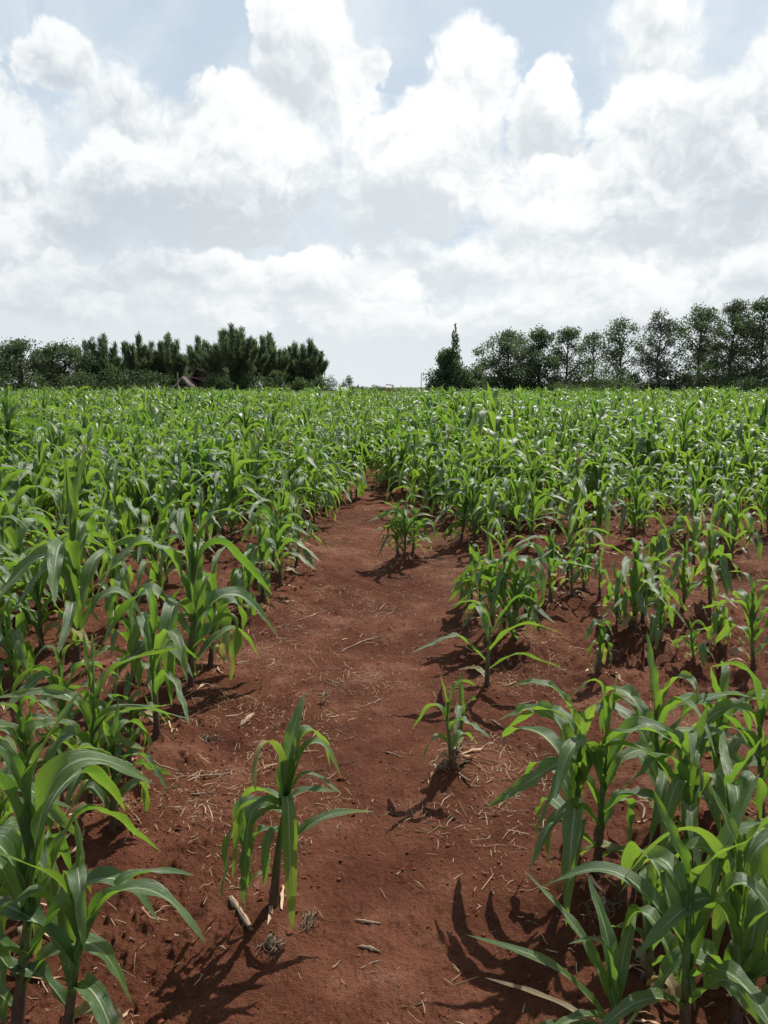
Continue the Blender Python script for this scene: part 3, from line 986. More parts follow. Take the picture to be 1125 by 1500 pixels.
def proto_parts(k, ns, nc, sides, wide=1.0, tassel=False):
    rng = np.random.default_rng(500 + k)
    H = 0.9
    sm, fm, tm = MB(), MB(), None
    pts, rad = stalk_mesh(sm, H, (rng.normal(0, .05), rng.normal(0, .05)), rng, sides=sides)
    n = int(rng.integers(11, 15))
    for lf in plant_leaves(H * 0.97, n, STYLES[k % len(STYLES)], rng):
        lf['W'] *= wide
        add_leaf(fm, pts, lf, rng, ns, nc)
    if tassel:
        tm = MB()
        tassel_mesh(tm, pts, H, rng)
    return sm, fm, tm


def zone_label(x, y, h):
    size = 'short' if h < 0.62 else ('medium' if h < 0.85 else 'tall')
    L, Rr = path_edges(y)
    if x < L:
        where = 'in the left rows close to the path' if x > L - 1.5 else 'in the left rows away from the path'
    else:
        where = 'right of the path' if x < Rr + 1.5 else 'toward the far right'
    far = 'nearer part' if y < 6.2 else ('middle part' if y < 8.0 else 'where rows close up')
    return f'{size} maize plant {where}, {far}', f'{size} field maize {where}, {far}'


PROTOS = {}
frng = np.random.default_rng(77)
tas_no = 0
TASSEL_SPOTS = {}
# a few field plants carry a dry tassel: pick those nearest to where the photo shows them
for (px, py, red, lab) in ((388, 742, True, 'maize plant with a thin reddish dry tassel rising above the left rows'),
                           (100, 800, False, 'maize plant with a pale beige tassel above the left rows'),
                           (402, 770, False, 'maize plant with a straw tassel close to the left path edge'),
                           (800, 800, False, 'maize plant with a pale tassel behind the sparse right patch'),
                           (640, 720, False, 'maize plant with a pale tassel straight behind the path clump')):
    tx_, ty_ = at_ground(px, py)
    best = min(near_idx, key=lambda i: (fx[i] - tx_) ** 2 + (fy[i] - ty_) ** 2 + (9 if i in TASSEL_SPOTS else 0))
    TASSEL_SPOTS[best] = (red, lab)


def proto(k, tas):
    key = (k, tas)
    if key not in PROTOS:
        sm, fm, tm = proto_parts(k, 12, 4, 7, 1.0, tas != 0)
        PROTOS[key] = (sm.mesh('stalk', M_STALK), fm.mesh('foliage', M_LEAF), tm.mesh('tassel', M_TASSEL_RED if tas == 2 else M_TASSEL) if tm else None)
    return PROTOS[key]


for i in near_idx:
    x, y, h = float(fx[i]), float(fy[i]), float(field_h[i])
    tas = 0
    if i in TASSEL_SPOTS:
        tas = 2 if TASSEL_SPOTS[i][0] else 1
        h = max(h, 0.95)
    meshes = proto(int(frng.integers(0, 16)), tas)
    root = empty('maize_plant', (x, y, gz1(x, y) - 0.012), frng.uniform(0, 2 * PI))
    s = h / 0.9
    root.scale = (s * frng.uniform(0.94, 1.1), s * frng.uniform(0.94, 1.1), s)
    for nm, me in zip(('stalk', 'foliage', 'tassel'), meshes):
        if me is not None:
            o = bpy.data.objects.new(nm, me)
            COL.objects.link(o)
            o.parent = root
    if tas:
        tag(root, TASSEL_SPOTS[i][1], 'maize plant', 'maize plants with tassels')
    else:
        lab, grp = zone_label(x, y, h)
        tag(root, lab, 'maize plant', grp)

# the rest of the field: uncounted, one object that instances unlinked prototypes
far_col = bpy.data.collections.new('far_maize_kinds')
for k in range(10):
    sm, fm, tm = proto_parts(k + 30, 8, 2, 4, 1.08)
    m = MB()
    for src, mi in ((sm, 0), (fm, 1)):
        off = 0
        for V, F, UV, var in zip(src.v, src.f, src.uv, src.var):
            m.raw(V, F - off, UV, var, mi)
            off += len(V)
    me = m.mesh('far_maize', [M_STALK, M_LEAF])
    far_col.objects.link(bpy.data.objects.new('far_maize', me))


def build_far():
    n = len(far_idx)
    me = bpy.data.meshes.new('maize_field')
    me.vertices.add(n)
    X, Y = fx[far_idx], fy[far_idx]
    Z = ground_z(X.copy(), Y.copy()) - 0.01
    me.vertices.foreach_set('co', np.stack([X, Y, Z], -1).astype(np.float32).ravel())
    for nm, val in (('size', field_h[far_idx] / 0.9), ('spin', frng.uniform(0, 2 * PI, n))):
        a = me.attributes.new(nm, 'FLOAT', 'POINT')
        a.data.foreach_set('value', val.astype(np.float32))
    o = bpy.data.objects.new('maize_field', me)
    COL.objects.link(o)
    tag(o, 'green maize canopy stretching back to the trees', 'maize field', None, 'stuff')
    ng = bpy.data.node_groups.new('maize_scatter', 'GeometryNodeTree')
    ng.interface.new_socket('Geometry', in_out='INPUT', socket_type='NodeSocketGeometry')
    ng.interface.new_socket('Geometry', in_out='OUTPUT', socket_type='NodeSocketGeometry')
    N, Lk = ng.nodes, ng.links
    gi, go = N.new('NodeGroupInput'), N.new('NodeGroupOutput')
    m2p = N.new('GeometryNodeMeshToPoints')
    ci = N.new('GeometryNodeCollectionInfo')
    ci.inputs['Collection'].default_value = far_col
    ci.inputs['Separate Children'].default_value = True
    ci.inputs['Reset Children'].default_value = True
    iop = N.new('GeometryNodeInstanceOnPoints')
    iop.inputs['Pick Instance'].default_value = True
    ri = N.new('FunctionNodeRandomValue')
    ri.data_type = 'INT'
    ri.inputs[4].default_value = 0
    ri.inputs[5].default_value = 9
    a1 = N.new('GeometryNodeInputNamedAttribute')
    a1.data_type = 'FLOAT'
    a1.inputs[0].default_value = 'size'
    a2 = N.new('GeometryNodeInputNamedAttribute')
    a2.data_type = 'FLOAT'
    a2.inputs[0].default_value = 'spin'
    cx = N.new('ShaderNodeCombineXYZ')
    Lk.new(gi.outputs[0], m2p.inputs[0])
    Lk.new(m2p.outputs[0], iop.inputs['Points'])
    Lk.new(ci.outputs[0], iop.inputs['Instance'])
    Lk.new(ri.outputs[2], iop.inputs['Instance Index'])
    Lk.new(a2.outputs[0], cx.inputs[2])
    Lk.new(cx.outputs[0], iop.inputs['Rotation'])
    Lk.new(a1.outputs[0], iop.inputs['Scale'])
    Lk.new(iop.outputs[0], go.inputs[0])
    md = o.modifiers.new('scatter', 'NODES')
    md.node_group = ng
    print('far plants', n)


build_far()


# ------------------------------------------------------------------ straw, crumbs, dead stalks
def build_litter():
    rng = np.random.default_rng(5)
    m = MB()
    n = 13500
    cnt = 0
    while cnt < n:
        r = 1.2 + 9.5 * rng.random() ** 0.9
        a = rng.uniform(-0.52, 0.52)
        x, y = r * math.sin(a), r * math.cos(a)
        L, Rr = path_edges(y)
        inside = L < x < Rr
        dens = 0.13 + 0.87 * min(max((y - 2.0) / 1.5, 0), 1)
        edge = min(abs(x - L), abs(x - Rr))
        dens *= 0.55 + 0.7 * math.exp(-(edge / 0.3) ** 2)
        if not inside:
            dens *= 0.6
        cl = float(fbm(np.array([x * 2.2]), np.array([y * 2.2]), 2, 8)[0])
        dens *= 0.12 + max(cl + 0.18, 0) * 3.4
        if rng.random() > dens:
            continue
        cnt += 1
        l = min(rng.gamma(1.3, 0.020) + 0.006, 0.24)
        w = rng.uniform(0.0006, 0.0019) * (1.5 if l > 0.08 else 1.0)
        th = rng.uniform(0, PI)
        cv = rng.normal(0, 0.16)
        q = np.linspace(-0.5, 0.5, 4)
        px_ = x + l * (q * math.cos(th) - cv * (q ** 2) * math.sin(th))
        py_ = y + l * (q * math.sin(th) + cv * (q ** 2) * math.cos(th))
        pz_ = ground_litter(px_, py_) + w * 0.8 + abs(rng.normal(0, 0.004)) + q * rng.normal(0, 0.10) * l
        m.tube(np.stack([px_, py_, pz_], -1), [w * .7, w, w, w * .5], 4, float(rng.random()), 0)
    feet = [(a, b) for a, b, c, d in hero_xy] + [(fx[i], fy[i]) for i in near_idx]
    for (hx_, hy_) in feet:
        for k in range(int(rng.integers(1, 5))):
            a, rr = rng.uniform(0, 2 * PI), abs(rng.normal(.06, .09))
            bx_, by_ = hx_ + rr * math.cos(a), hy_ + rr * math.sin(a)
            l, w_, az_ = rng.uniform(.06, .24), rng.uniform(.006, .018), rng.uniform(0, 2 * PI)
            P, UV = leaf_grid((bx_, by_, 0.0), az_, l, w_, R(86), R(94), .5, .2, .5, .3, rng.normal(0, 1.2), rng.normal(0, .9), 8, 2, rng)
            zz = ground_litter(P[..., 0].ravel(), P[..., 1].ravel()).reshape(P.shape[:2])
            P[..., 2] = zz + .004 + np.abs(P[..., 2]) * .8
            m.grid(P, UV, float(rng.random() * .8), 0)
    o = m.build('straw_litter', M_STRAW)
    tag(o, 'bits of dry straw strewn over the red soil', 'straw', None, 'stuff')
    # crumbs of soil
    c = MB()
    V0 = np.array([(1, 0, 0), (-1, 0, 0), (0, 1, 0), (0, -1, 0), (0, 0, 1), (0, 0, -1)], float)
    cube = np.array([(-1, -1, -1), (1, -1, -1), (1, 1, -1), (-1, 1, -1), (-1, -1, 1), (1, -1, 1), (1, 1, 1), (-1, 1, 1)], float) / 1.5
    Q = np.array([(0, 3, 2, 1), (4, 5, 6, 7), (0, 1, 5, 4), (1, 2, 6, 5), (2, 3, 7, 6), (3, 0, 4, 7)])
    for k in range(16000):
        r = 1.2 + 6.5 * rng.random() ** 1.1
        a = rng.uniform(-0.55, 0.55)
        x, y = r * math.sin(a), r * math.cos(a)
        cl = float(vnoise(np.array([x * 2.1]), np.array([y * 2.1]), 18)[0])
        if cl < rng.uniform(-0.35, 0.25):
            continue
        sz = min(0.0016 + rng.gamma(1.2, 0.0014), 0.011)
        V = cube * sz * rng.uniform(0.6, 1.2, (8, 3))
        an = rng.uniform(0, 6.28)
        V = np.stack([V[:, 0] * math.cos(an) - V[:, 1] * math.sin(an), V[:, 0] * math.sin(an) + V[:, 1] * math.cos(an), V[:, 2]], -1)
        z = float(ground_litter(np.array([x]), np.array([y]))[0])
        c.raw(V + np.array([x, y, z + sz * 0.25]), Q, None, float(rng.random()), 0)
    feet_c = [(a + rng.normal(0, .07), b + rng.normal(0, .07)) for a, b in feet for k in range(7)]
    th_, ph_ = np.meshgrid(np.linspace(0, 2 * PI, 9), np.linspace(0, PI, 6))
    S = np.stack([np.sin(ph_) * np.cos(th_), np.sin(ph_) * np.sin(th_), np.cos(ph_)], -1)
    for k in range(900 + len(feet_c)):
        r = 1.3 + 7.5 * rng.random()
        a = rng.uniform(-0.55, 0.55)
        x, y = r * math.sin(a), r * math.cos(a)
        if k >= 900:
            x, y = feet_c[k - 900]
        L, Rr = path_edges(y)
        if k < 900 and L + .25 < x < Rr - .2 and rng.random() < .93:
            continue
        sz = min(.004 + rng.gamma(1.2, .0032), .020)
        rad = 1 + 1.1 * fbm(S[..., 0] * 2.3 + k, S[..., 1] * 2.3 + S[..., 2] * 1.9, 3, k, .7)
        rad[:, -1] = rad[:, 0]
        P = S * (rad * sz)[..., None] * np.array([1.25, .9, .55])
        z = float(ground_litter(np.array([x]), np.array([y]))[0])
        c.grid((P + np.array([x, y, z + sz * .15]))[::-1], None, float(rng.random()), 0)
    o = c.build('soil_crumbs', M_CLOD, smooth=False)
    tag(o, 'loose crumbs of red soil lying on the field', 'soil crumbs', None, 'stuff')


def build_gtab():
    """a lookup of ground height so thousands of small things can be laid on it"""
    xs = np.arange(-6.5, 6.5, 0.02)
    ys = np.arange(0.8, 11.2, 0.02)
    X, Y = np.meshgrid(xs, ys)
    Z = ground_z(X.ravel(), Y.ravel(), True).reshape(X.shape)
    return xs, ys, Z


GT = build_gtab()


def ground_litter(x, y):
    xs, ys, Z = GT
    i = np.clip(((x - xs[0]) / 0.02).astype(int), 0, len(xs) - 1)
    j = np.clip(((y - ys[0]) / 0.02).astype(int), 0, len(ys) - 1)
    return Z[j, i]


build_litter()


def dead_stalk(p0, p1, r, label, name='dead_stalk', bend=0.0, group='dead maize stalks on the soil', ragged=True):
    rng = np.random.default_rng(int(abs(p0[0] * 31 + p0[1] * 17 + p1[0])))
    a, b = np.array(at_ground(*p0)), np.array(at_ground(*p1))
    q = np.linspace(0, 1, 9)
    xy = a + q[:, None] * (b - a)
    nrm = np.array([-(b - a)[1], (b - a)[0]])
    xy = xy + (np.sin(q * PI) * bend)[:, None] * nrm
    z = ground_litter(xy[:, 0], xy[:, 1]) + r * 0.75
    z = np.maximum(z, np.interp(q, [0, .5, 1], [z[:3].max(), z.max() * .5 + z.mean() * .5, z[-3:].max()]) - 0.004)
    m = MB()
    rad = r * (1 + 0.20 * rng.normal(0, 1, 9)) * np.where(np.arange(9) % 4 == 0, 1.15, 0.95)
    rad[0] *= 0.6
    rad[-1] *= 0.55
    pts = np.stack([xy[:, 0], xy[:, 1], z], -1)
    c = pts.mean(0)
    m.tube(pts - c, rad, 8)
    if ragged:
        for e, s in ((0, -1), (-1, 1)):
            d = (b - a) / (np.linalg.norm(b - a) + 1e-6) * s
            for k in range(5):
                ang = rng.normal(0, 0.5)
                dd = np.array([d[0] * math.cos(ang) - d[1] * math.sin(ang), d[0] * math.sin(ang) + d[1] * math.cos(ang)])
                l = rng.uniform(0.5, 1.8) * r
                p = pts[e] - c
                m.tube([p, p + np.array([dd[0] * l * .5, dd[1] * l * .5, 0.002]), p + np.array([dd[0] * l, dd[1] * l, -r * .3])], [r * .35, r * .25, r * .08], 4)
    o = m.build(name, M_DEADWOOD)
    o.location = c
    tag(o, label, 'dead stalk', group)
    return o


STALKS = [
    ((338, 1318), (366, 1364), .0105, 'thick broken grey stalk lying at the foot of the wilted maize', 0),
    ((352, 1056), (372, 1040), .0105, 'short pale broken stalk piece near the left row on the path', 0),
    ((520, 1334), (556, 1334), .006, 'short pale straw stalk lying on the near path soil', 0),
    ((280, 1158), (312, 1160), .007, 'flat pale stalk piece lying alone left of the wilted maize', 0),
    ((188, 1138), (262, 1132), .006, 'long thin dry stalk lying from the left row to the path', .05),
    ((262, 1136), (338, 1124), .006, 'second long thin dry stalk, its path end forked near pale straw', -.05),
    ((526, 1372), (556, 1378), .006, 'crooked tan stalk on the near path, nearest of the loose pieces', .1),
    ((528, 1402), (560, 1394), .004, 'frayed thin stalk piece near the bottom of the path', .1),
    ((760, 1028), (784, 1024), .006, 'dark thin stick lying right of the spindly maize plant', 0),
    ((718, 1050), (752, 1072), .006, 'dark slanting stick on soil behind the right front clump', .05),
    ((905, 1165), (940, 1215), .006, 'bent dark stick leaning on soil between the right front stems', .2),
    ((500, 945), (560, 922), .007, 'pale stalk across the middle of the path', .04),
    ((620, 955), (650, 960), .006, 'pale stalk at the right path edge in front of the bushy plant', .04),
    ((430, 905), (470, 890), .006, 'pale stalk at the left path edge beside the wrapped plant', -.04),
    ((560, 1010), (520, 1024), .006, 'dry stalk on the path, left of the thin seedling', .06),
    ((560, 1085), (590, 1095), .005, 'short dry stalk among straw left of the thin seedling', .06),
    ((640, 1128), (690, 1150), .008, 'dark rotten stalk lying against the foot of the thin seedling', .03),
]
for p0, p1, r, lab, bend in STALKS:
    r = r if r > .01 else r * .68
    dead_stalk(p0, p1, r, lab, bend=bend)


def root_clump(px, py, size, label, n=40, spread=1.0, flat=0.35):
    rng = np.random.default_rng(px)
    x, y = at_ground(px, py)
    m = MB()
    m.tube([(0, 0, -.03), (0, 0, .0), (.004, 0, size * .35), (.01, 0, size * .55)], [size * .28, size * .30, size * .22, size * .08], 9)
    for k in range(n):
        a = rng.uniform(0, 2 * PI)
        l = size * rng.uniform(.5, 1.5) * spread
        h = rng.uniform(.03, .26) * size
        w = rng.normal(0, 1.3)
        q = np.linspace(0, 1, 6)
        rr = q * l * (1 - .3 * q)
        aa = a + w * q
        z = h * (1 - q) ** .7 + 0.15 * size * np.sin(q * 3 + k) * flat
        m.tube(np.stack([np.cos(aa) * rr, np.sin(aa) * rr, np.maximum(z, .002)], -1), np.linspace(.0022, .0007, 6), 4)
    o = m.build('root_clump', M_DEADWOOD)
    o.location = (x, y, float(ground_litter(np.array([x]), np.array([y]))[0]))
    tag(o, label, 'root clump', 'dead root clumps')


root_clump(396, 1378, .055, 'dead fibrous root clump in front of the wilted maize', 46)
root_clump(452, 1345, .04, 'pale curled dry root fibres right of the wilted maize', 30, 1.5)
root_clump(655, 1128, .06, 'dark dead root clump at the foot of the thin seedling', 50, 1.2)
root_clump(300, 1080, .05, 'tangled dry roots among the straw left of the path', 40, 1.6)
root_clump(880, 1345, .05, 'tangled dry roots in shade below the right front clump', 50, 1.8)


def sprout(px, py, h, n, label, age, seed):
    rng = np.random.default_rng(seed)
    x, y = at_ground(px, py)
    root = empty('sprout', (x, y, float(ground_litter(np.array([x]), np.array([y]))[0]) - .004))
    tag(root, label, 'sprout', 'small sprouts on the soil')
    m = MB()
    pts = np.array([(0, 0, -.02), (0.003, 0, h * .2), (0.006, 0.002, h * .4), (.01, .003, h * .55)])
    m.tube(pts, [.004, .0035, .003, .001], 6)
    m.build('stalk', M_STALK, root)
    lm = MB()
    for k in range(n):
        lf = LF(h * rng.uniform(.1, .5), rng.uniform(0, 360), h * rng.uniform(.5, .9), .008 + .06 * h, rng.uniform(10, 45), rng.uniform(40, 120), age=age)
        add_leaf(lm, pts, lf, rng, 10, 2)
    lm.build('foliage', M_LEAF, root)


sprout(474, 1016, .085, 6, 'dry yellow sprout standing alone on the middle of the path', .75, 1)
sprout(1012, 952, .07, 4, 'yellow sprout on soil left of the pale folded maize', .6, 2)
sprout(1085, 950, .09, 5, 'yellowing sprout beside the stiff upright plant near the right edge', .6, 3)
sprout(697, 792, .20, 6, 'small green sprout on the soil right of the path clump', .3, 4)
sprout(672, 800, .16, 5, 'lone thin sprout between the path clump and the right row', .35, 5)
sprout(560, 790, .12, 4, 'small drooping sprout at the left of the path clump', .5, 6)
sprout(990, 972, .10, 5, 'pale ragged sprout behind the right front clump', .4, 7)
sprout(340, 945, .14, 5, 'pale yellow sprout at the foot of the left pathside plants', .6, 8)


# ------------------------------------------------------------------ trees and bushes at the field's far edge
def sky_xy(px, D):
    d = pix_dir(px, 570)
    return d.x / d.y * D, D


def top_z(py, D):
    d = pix_dir(562.5, py)
    return CAM_H + d.z / d.y * D


def quads(m, C, A, B, var, mi=0):
    """many leaf quads: centres C, half axes A (along) and B (across), one diamond-ish quad each"""
    n = len(C)
    V = np.stack([C - A, C - A * .1 + B, C + A, C - A * .1 - B], 1).reshape(-1, 3)
    Q = np.arange(n * 4).reshape(n, 4)
    m.raw(V, Q, None, np.repeat(var, 4), mi)


def unit(v):
    return v / (np.linalg.norm(v, axis=-1, keepdims=True) + 1e-9)


def feathery_tree(px, D, ytop, wpx, label, seed, leaders=7, dens=1.0, spire=0.0):
    rng = np.random.default_rng(seed)
    x, y = sky_xy(px, D)
    H = top_z(ytop, D)
    W = 1.28 * wpx / FPX * D
    root = empty('casuarina_tree', (x, y, 0))
    tag(root, label, 'tree', 'feathery trees along the left field edge')
    tm, cm = MB(), MB()
    tm.tube([(0, 0, -.1), (.05, 0, H * .3), (0, .05, H * .6), (0, 0, H * .92)], [.16 + .012 * H, .13, .08, .02], 8)
    lead = []
    nl = int(leaders * 2.2)
    for k in range(nl):
        f = (k + .5) / nl * 2 - 1 + rng.normal(0, .06)
        ht = H * (1 - .34 * abs(f) ** 1.5 - abs(rng.normal(0, .11)))
        lead.append((f * W * .44, rng.normal(0, W * .24), ht))
    lead.append((0, 0, H))

    def shoots(C, out, up, l0, l1):
        n = len(C)
        for j in range(6):
            d = unit(out * rng.uniform(.1, .8, (n, 1)) + np.array([0, 0, 1.0]) * up * rng.uniform(.5, 1.2, (n, 1)) + rng.normal(0, .28, (n, 3)))
            l = rng.uniform(l0, l1, (n, 1))
            cc = C + rng.normal(0, .12, (n, 3)) + d * l * .5
            sd = unit(np.cross(d, rng.normal(0, 1, (n, 3))))
            quads(cm, cc, d * l, sd * rng.uniform(.022, .048, (n, 1)), np.clip(rng.normal(.5, .24, n), 0, 1))
    for hx, hy, ht in lead:
        z0 = H * rng.uniform(.12, .28)
        q = np.linspace(0, 1, 6)
        tm.tube(np.stack([hx * q ** .6, hy * q ** .6, z0 + (ht - z0) * q], -1), np.linspace(.06, .010, 6), 5)
        nb = int(170 * dens)
        t = rng.random(nb) ** .9
        zz = z0 + (ht - z0) * t
        rad = (.03 + (.20 + W * .055) * (1 - t) ** .8) * rng.random(nb) ** .6
        an = rng.uniform(0, 2 * PI, nb)
        C = np.stack([hx * t ** .6 + rad * np.cos(an), hy * t ** .6 + rad * np.sin(an), zz], -1)
        shoots(C, np.stack([np.cos(an), np.sin(an), 0 * an], -1), 1.0, .14, .42)
    # sweeping side branches lower down
    for k in range(int(26 * dens * W / 4)):
        an = rng.uniform(0, 2 * PI)
        zb = H * rng.uniform(.05, .55)
        l = W * .55 * (1 - .7 * zb / H) * rng.uniform(.6, 1.1)
        q = rng.random(44)
        C = np.stack([np.cos(an) * l * q, np.sin(an) * l * q, zb + l * .55 * q ** 1.3], -1) + rng.normal(0, .17, (44, 3))
        tm.tube([(0, 0, zb), (math.cos(an) * l * .5, math.sin(an) * l * .5, zb + l * .2), (math.cos(an) * l, math.sin(an) * l, zb + l * .55)], [.05, .03, .01], 5)
        shoots(C, np.array([[math.cos(an), math.sin(an), 0]]), .8, .14, .40)
    tm.build('trunk', M_BARK, root)
    cm.build('crown', M_NEEDLE, root, smooth=False)


def leafy_tree(px, D, ytop, wpx, label, seed, mat, bark, clumps=38, per=110, base=.12, shape=1.0, leaf=.15, lean=0.0, group='broad trees along the right field edge', name='broadleaf_tree'):
    rng = np.random.default_rng(seed)
    x, y = sky_xy(px, D)
    H = top_z(ytop, D)
    W = 1.65 * wpx / FPX * D
    root = empty(name, (x, y, 0))
    tag(root, label, 'tree', group)
    tm, cm = MB(), MB()
    ctr = np.array([lean, 0, 0])
    spine = np.array([(0, 0, -.1), (lean * .2 + rng.normal(0, .1), 0, H * .25), (lean * .5 + rng.normal(0, .15), rng.normal(0, .1), H * .5), (lean * .8, 0, H * .75), (lean, 0, H * .96)])
    tm.tube(spine, [.10 + .011 * H, .10 + .006 * H, .10, .06, .015], 8)
    base *= .6
    clumps = int(clumps * 1.8)
    zs = base + (1 - base) * rng.random(clumps) ** 1.05
    for k in range(clumps):
        t = zs[k] if k > 2 else .97 - .05 * k
        prof = W * .5 * (math.sin(PI * min(max((t - base * .6) / (1.06 - base * .6), 0), 1) ** shape)) ** .75
        an = rng.uniform(0, 2 * PI)
        rr = prof * rng.random() ** .5 * rng.uniform(.6, 1.25) * (1 + .30 * math.sin(an * 2 + seed + t * 7))
        sp = np.array([np.interp(t * H, spine[:, 2], spine[:, j]) for j in range(2)])
        c = np.array([sp[0] + rr * math.cos(an), sp[1] + rr * math.sin(an), t * H * rng.uniform(.97, 1.0)])
        # limb
        zb = max(t * H - rr * rng.uniform(.5, 1.0) - .4, H * .1)
        s0 = np.array([np.interp(zb, spine[:, 2], spine[:, 0]), np.interp(zb, spine[:, 2], spine[:, 1]), zb])
        mid = (s0 + c) * .5 + np.array([0, 0, rng.normal(0, .12)])
        tm.tube([s0, mid, c], [.055, .035, .012], 5)
        cr = rng.uniform(.40, .90) * (W / 5.2) ** .5
        n = int(per * rng.uniform(.6, 1.3))
        P = rng.normal(0, 1, (n, 3))
        P = unit(P) * (rng.random((n, 1)) ** .45) * cr * np.array([1.1, 1.1, .85])
        P += .12 * rng.normal(0, 1, (n, 3))
        d = unit(rng.normal(0, 1, (n, 3)) + np.array([0, 0, -.25]))
        sd = unit(np.cross(d, rng.normal(0, 1, (n, 3))))
        l = leaf * rng.uniform(.6, 1.3, (n, 1))
        quads(cm, c + P, d * l, sd * l * rng.uniform(.35, .6, (n, 1)), np.clip(rng.normal(.5, .2, n) + .12 * rng.normal(), 0, 1))
    tm.build('trunk', bark, root)
    cm.build('crown', mat, root, smooth=False)


def bush(px, D, ytop, wpx, label, seed, mat=None, per=90, n=16, leaf=.11, group='bushes under the trees', depth=.6):
    rng = np.random.default_rng(seed)
    x, y = sky_xy(px, D)
    H = max(top_z(ytop, D), .6)
    W = wpx / FPX * D
    root = empty('bush', (x, y, 0))
    tag(root, label, 'bush', group)
    sm, cm = MB(), MB()
    for k in range(n):
        f = rng.uniform(-.5, .5)
        env = (1 - (2 * abs(f)) ** 2.4) * .55 + .45
        c = np.array([f * W, rng.normal(0, W * .12 * depth), H * env * rng.uniform(.25, .88)])
        if k < 3:
            c[2] = H * env * .9
        sm.tube([(c[0] * .3, c[1] * .3, -.05), (c[0] * .7, c[1] * .7, c[2] * .5), tuple(c)], [.045, .03, .01], 5)
        m_ = int(per * rng.uniform(.7, 1.3))
        P = unit(rng.normal(0, 1, (m_, 3))) * rng.random((m_, 1)) ** .45 * np.array([W * .22 + .15, .5, H * .2 + .12])
        d = unit(rng.normal(0, 1, (m_, 3)))
        sd = unit(np.cross(d, rng.normal(0, 1, (m_, 3))))
        l = leaf * rng.uniform(.6, 1.3, (m_, 1))
        C = c + P
        C[:, 2] = np.maximum(C[:, 2], .03)
        quads(cm, C, d * l, sd * l * .5, np.clip(rng.normal(.45, .22, m_), 0, 1))
    sm.build('stem', M_BARK, root)
    cm.build('foliage', mat or M_BUSH, root, smooth=False)


LD = 88.0
GL = 'broad trees along the left field edge'
leafy_tree(-8, LD + 4, 508, 60, 'dark rounded tree at the far left end of the tree line', 1, M_CROWN, M_BARK, 34, 120, group=GL)
leafy_tree(34, LD, 500, 66, 'round-topped green tree second from the left end', 2, M_CROWN, M_BARK, 46, 130, group=GL)
leafy_tree(100, LD + 1, 506, 62, 'broad dark tree right of the round-topped green one', 3, M_CROWN, M_BARK, 44, 130, group=GL)
feathery_tree(70, LD + 5, 512, 40, 'low feathery tree squeezed behind two round dark trees', 4, 4, .8)
feathery_tree(156, LD + 2, 492, 56, 'feathery tree with a loose ragged top near the middle of the left line', 5, 6, .7)
feathery_tree(128, LD + 6, 500, 36, 'thin feathery tree poking up behind the broad dark tree', 20, 3, .6)
feathery_tree(207, LD, 492, 58, 'feathery tree with three thin tips left of the gabled hut', 6, 7, 1.0)
feathery_tree(250, LD + 2, 490, 50, 'dense spiky tree standing directly behind the gabled hut', 7, 6, 1.0)
leafy_tree(-36, LD, 512, 50, 'dark tree beyond the left end of the tree line', 40, M_CROWN, M_BARK, 34, 120, group=GL)
bush(318, LD - 7, 548, 40, 'bush hiding the right half of the red roofed house', 120, per=120, n=20)
feathery_tree(292, LD + 9, 494, 56, 'slim see-through feathery tree behind the red roof', 8, 6, .8)
feathery_tree(342, LD - 2, 477, 84, 'largest feathery tree, right of the red roofed house', 9, 10, 1.1)
feathery_tree(397, LD, 490, 46, 'narrow feathery tree right of the largest one', 10, 6, 1.0)
feathery_tree(432, LD + 3, 504, 40, 'open feathery tree between the narrow one and the last one', 11, 4, .7)
feathery_tree(455, LD + 1, 499, 44, 'last feathery tree at the right end of the left line', 12, 6, .8)

for k, (px, yt, w, lab) in enumerate([
        (20, 540, 90, 'dark bush under the round-topped tree at the left end'), (110, 545, 90, 'dark bush under the broad dark tree'),
        (175, 538, 70, 'green bush filling the foot of the loose ragged feathery tree'), (225, 545, 60, 'dark bush beside the gabled hut'),
        (372, 545, 60, 'low dark bush between the largest and the narrow feathery trees'), (436, 556, 44, 'pale round bush at the foot of the last feathery trees'),
        (470, 553, 30, 'small bush at the right end of the left line')]):
    bush(px, LD - 5, yt, w, lab, 100 + k, per=120, n=20)
bush(493, 120, 553, 26, 'small greyish bush behind the pale low building', 110, M_CROWN_GREY, group='bushes in the gap')
bush(511, 118, 553, 18, 'small dark round bush left of the gap posts', 111, group='bushes in the gap')
bush(541, 100, 562, 30, 'pale yellowish bush in the open gap of the tree line', 112, M_CROWN_GREY, group='bushes in the gap')
bush(578, 120, 570, 26, 'tiny low bush just right of the gap centre', 113, group='bushes in the gap')
bush(604, 120, 571, 22, 'tiny low bush left of the leaning pole', 114, group='bushes in the gap')

for k, (px, D, yt, w, lab) in enumerate([(527, 135, 566, 40, 'low far bush between the gap posts'), (560, 140, 568, 44, 'low far bush in the middle of the gap'),
                                         (590, 130, 569, 40, 'low far bush right of the gap middle'), (622, 125, 567, 34, 'low far bush behind the straight pole'), (690, 95, 556, 40, 'low bush between spire tree and broad dark tree')]):
    bush(px, D, yt, w, lab, 150 + k, group='bushes in the gap')
RD = 84.0
leafy_tree(656, 74, 516, 38, 'yellowish-green bushy tree with a tall thin spire, right of the gap', 30, M_CROWN, M_BARK, 90, 150, .02, .5, .12, name='spire_tree')
rootT = [o for o in COL.objects if o.name.startswith('spire_tree')][0]


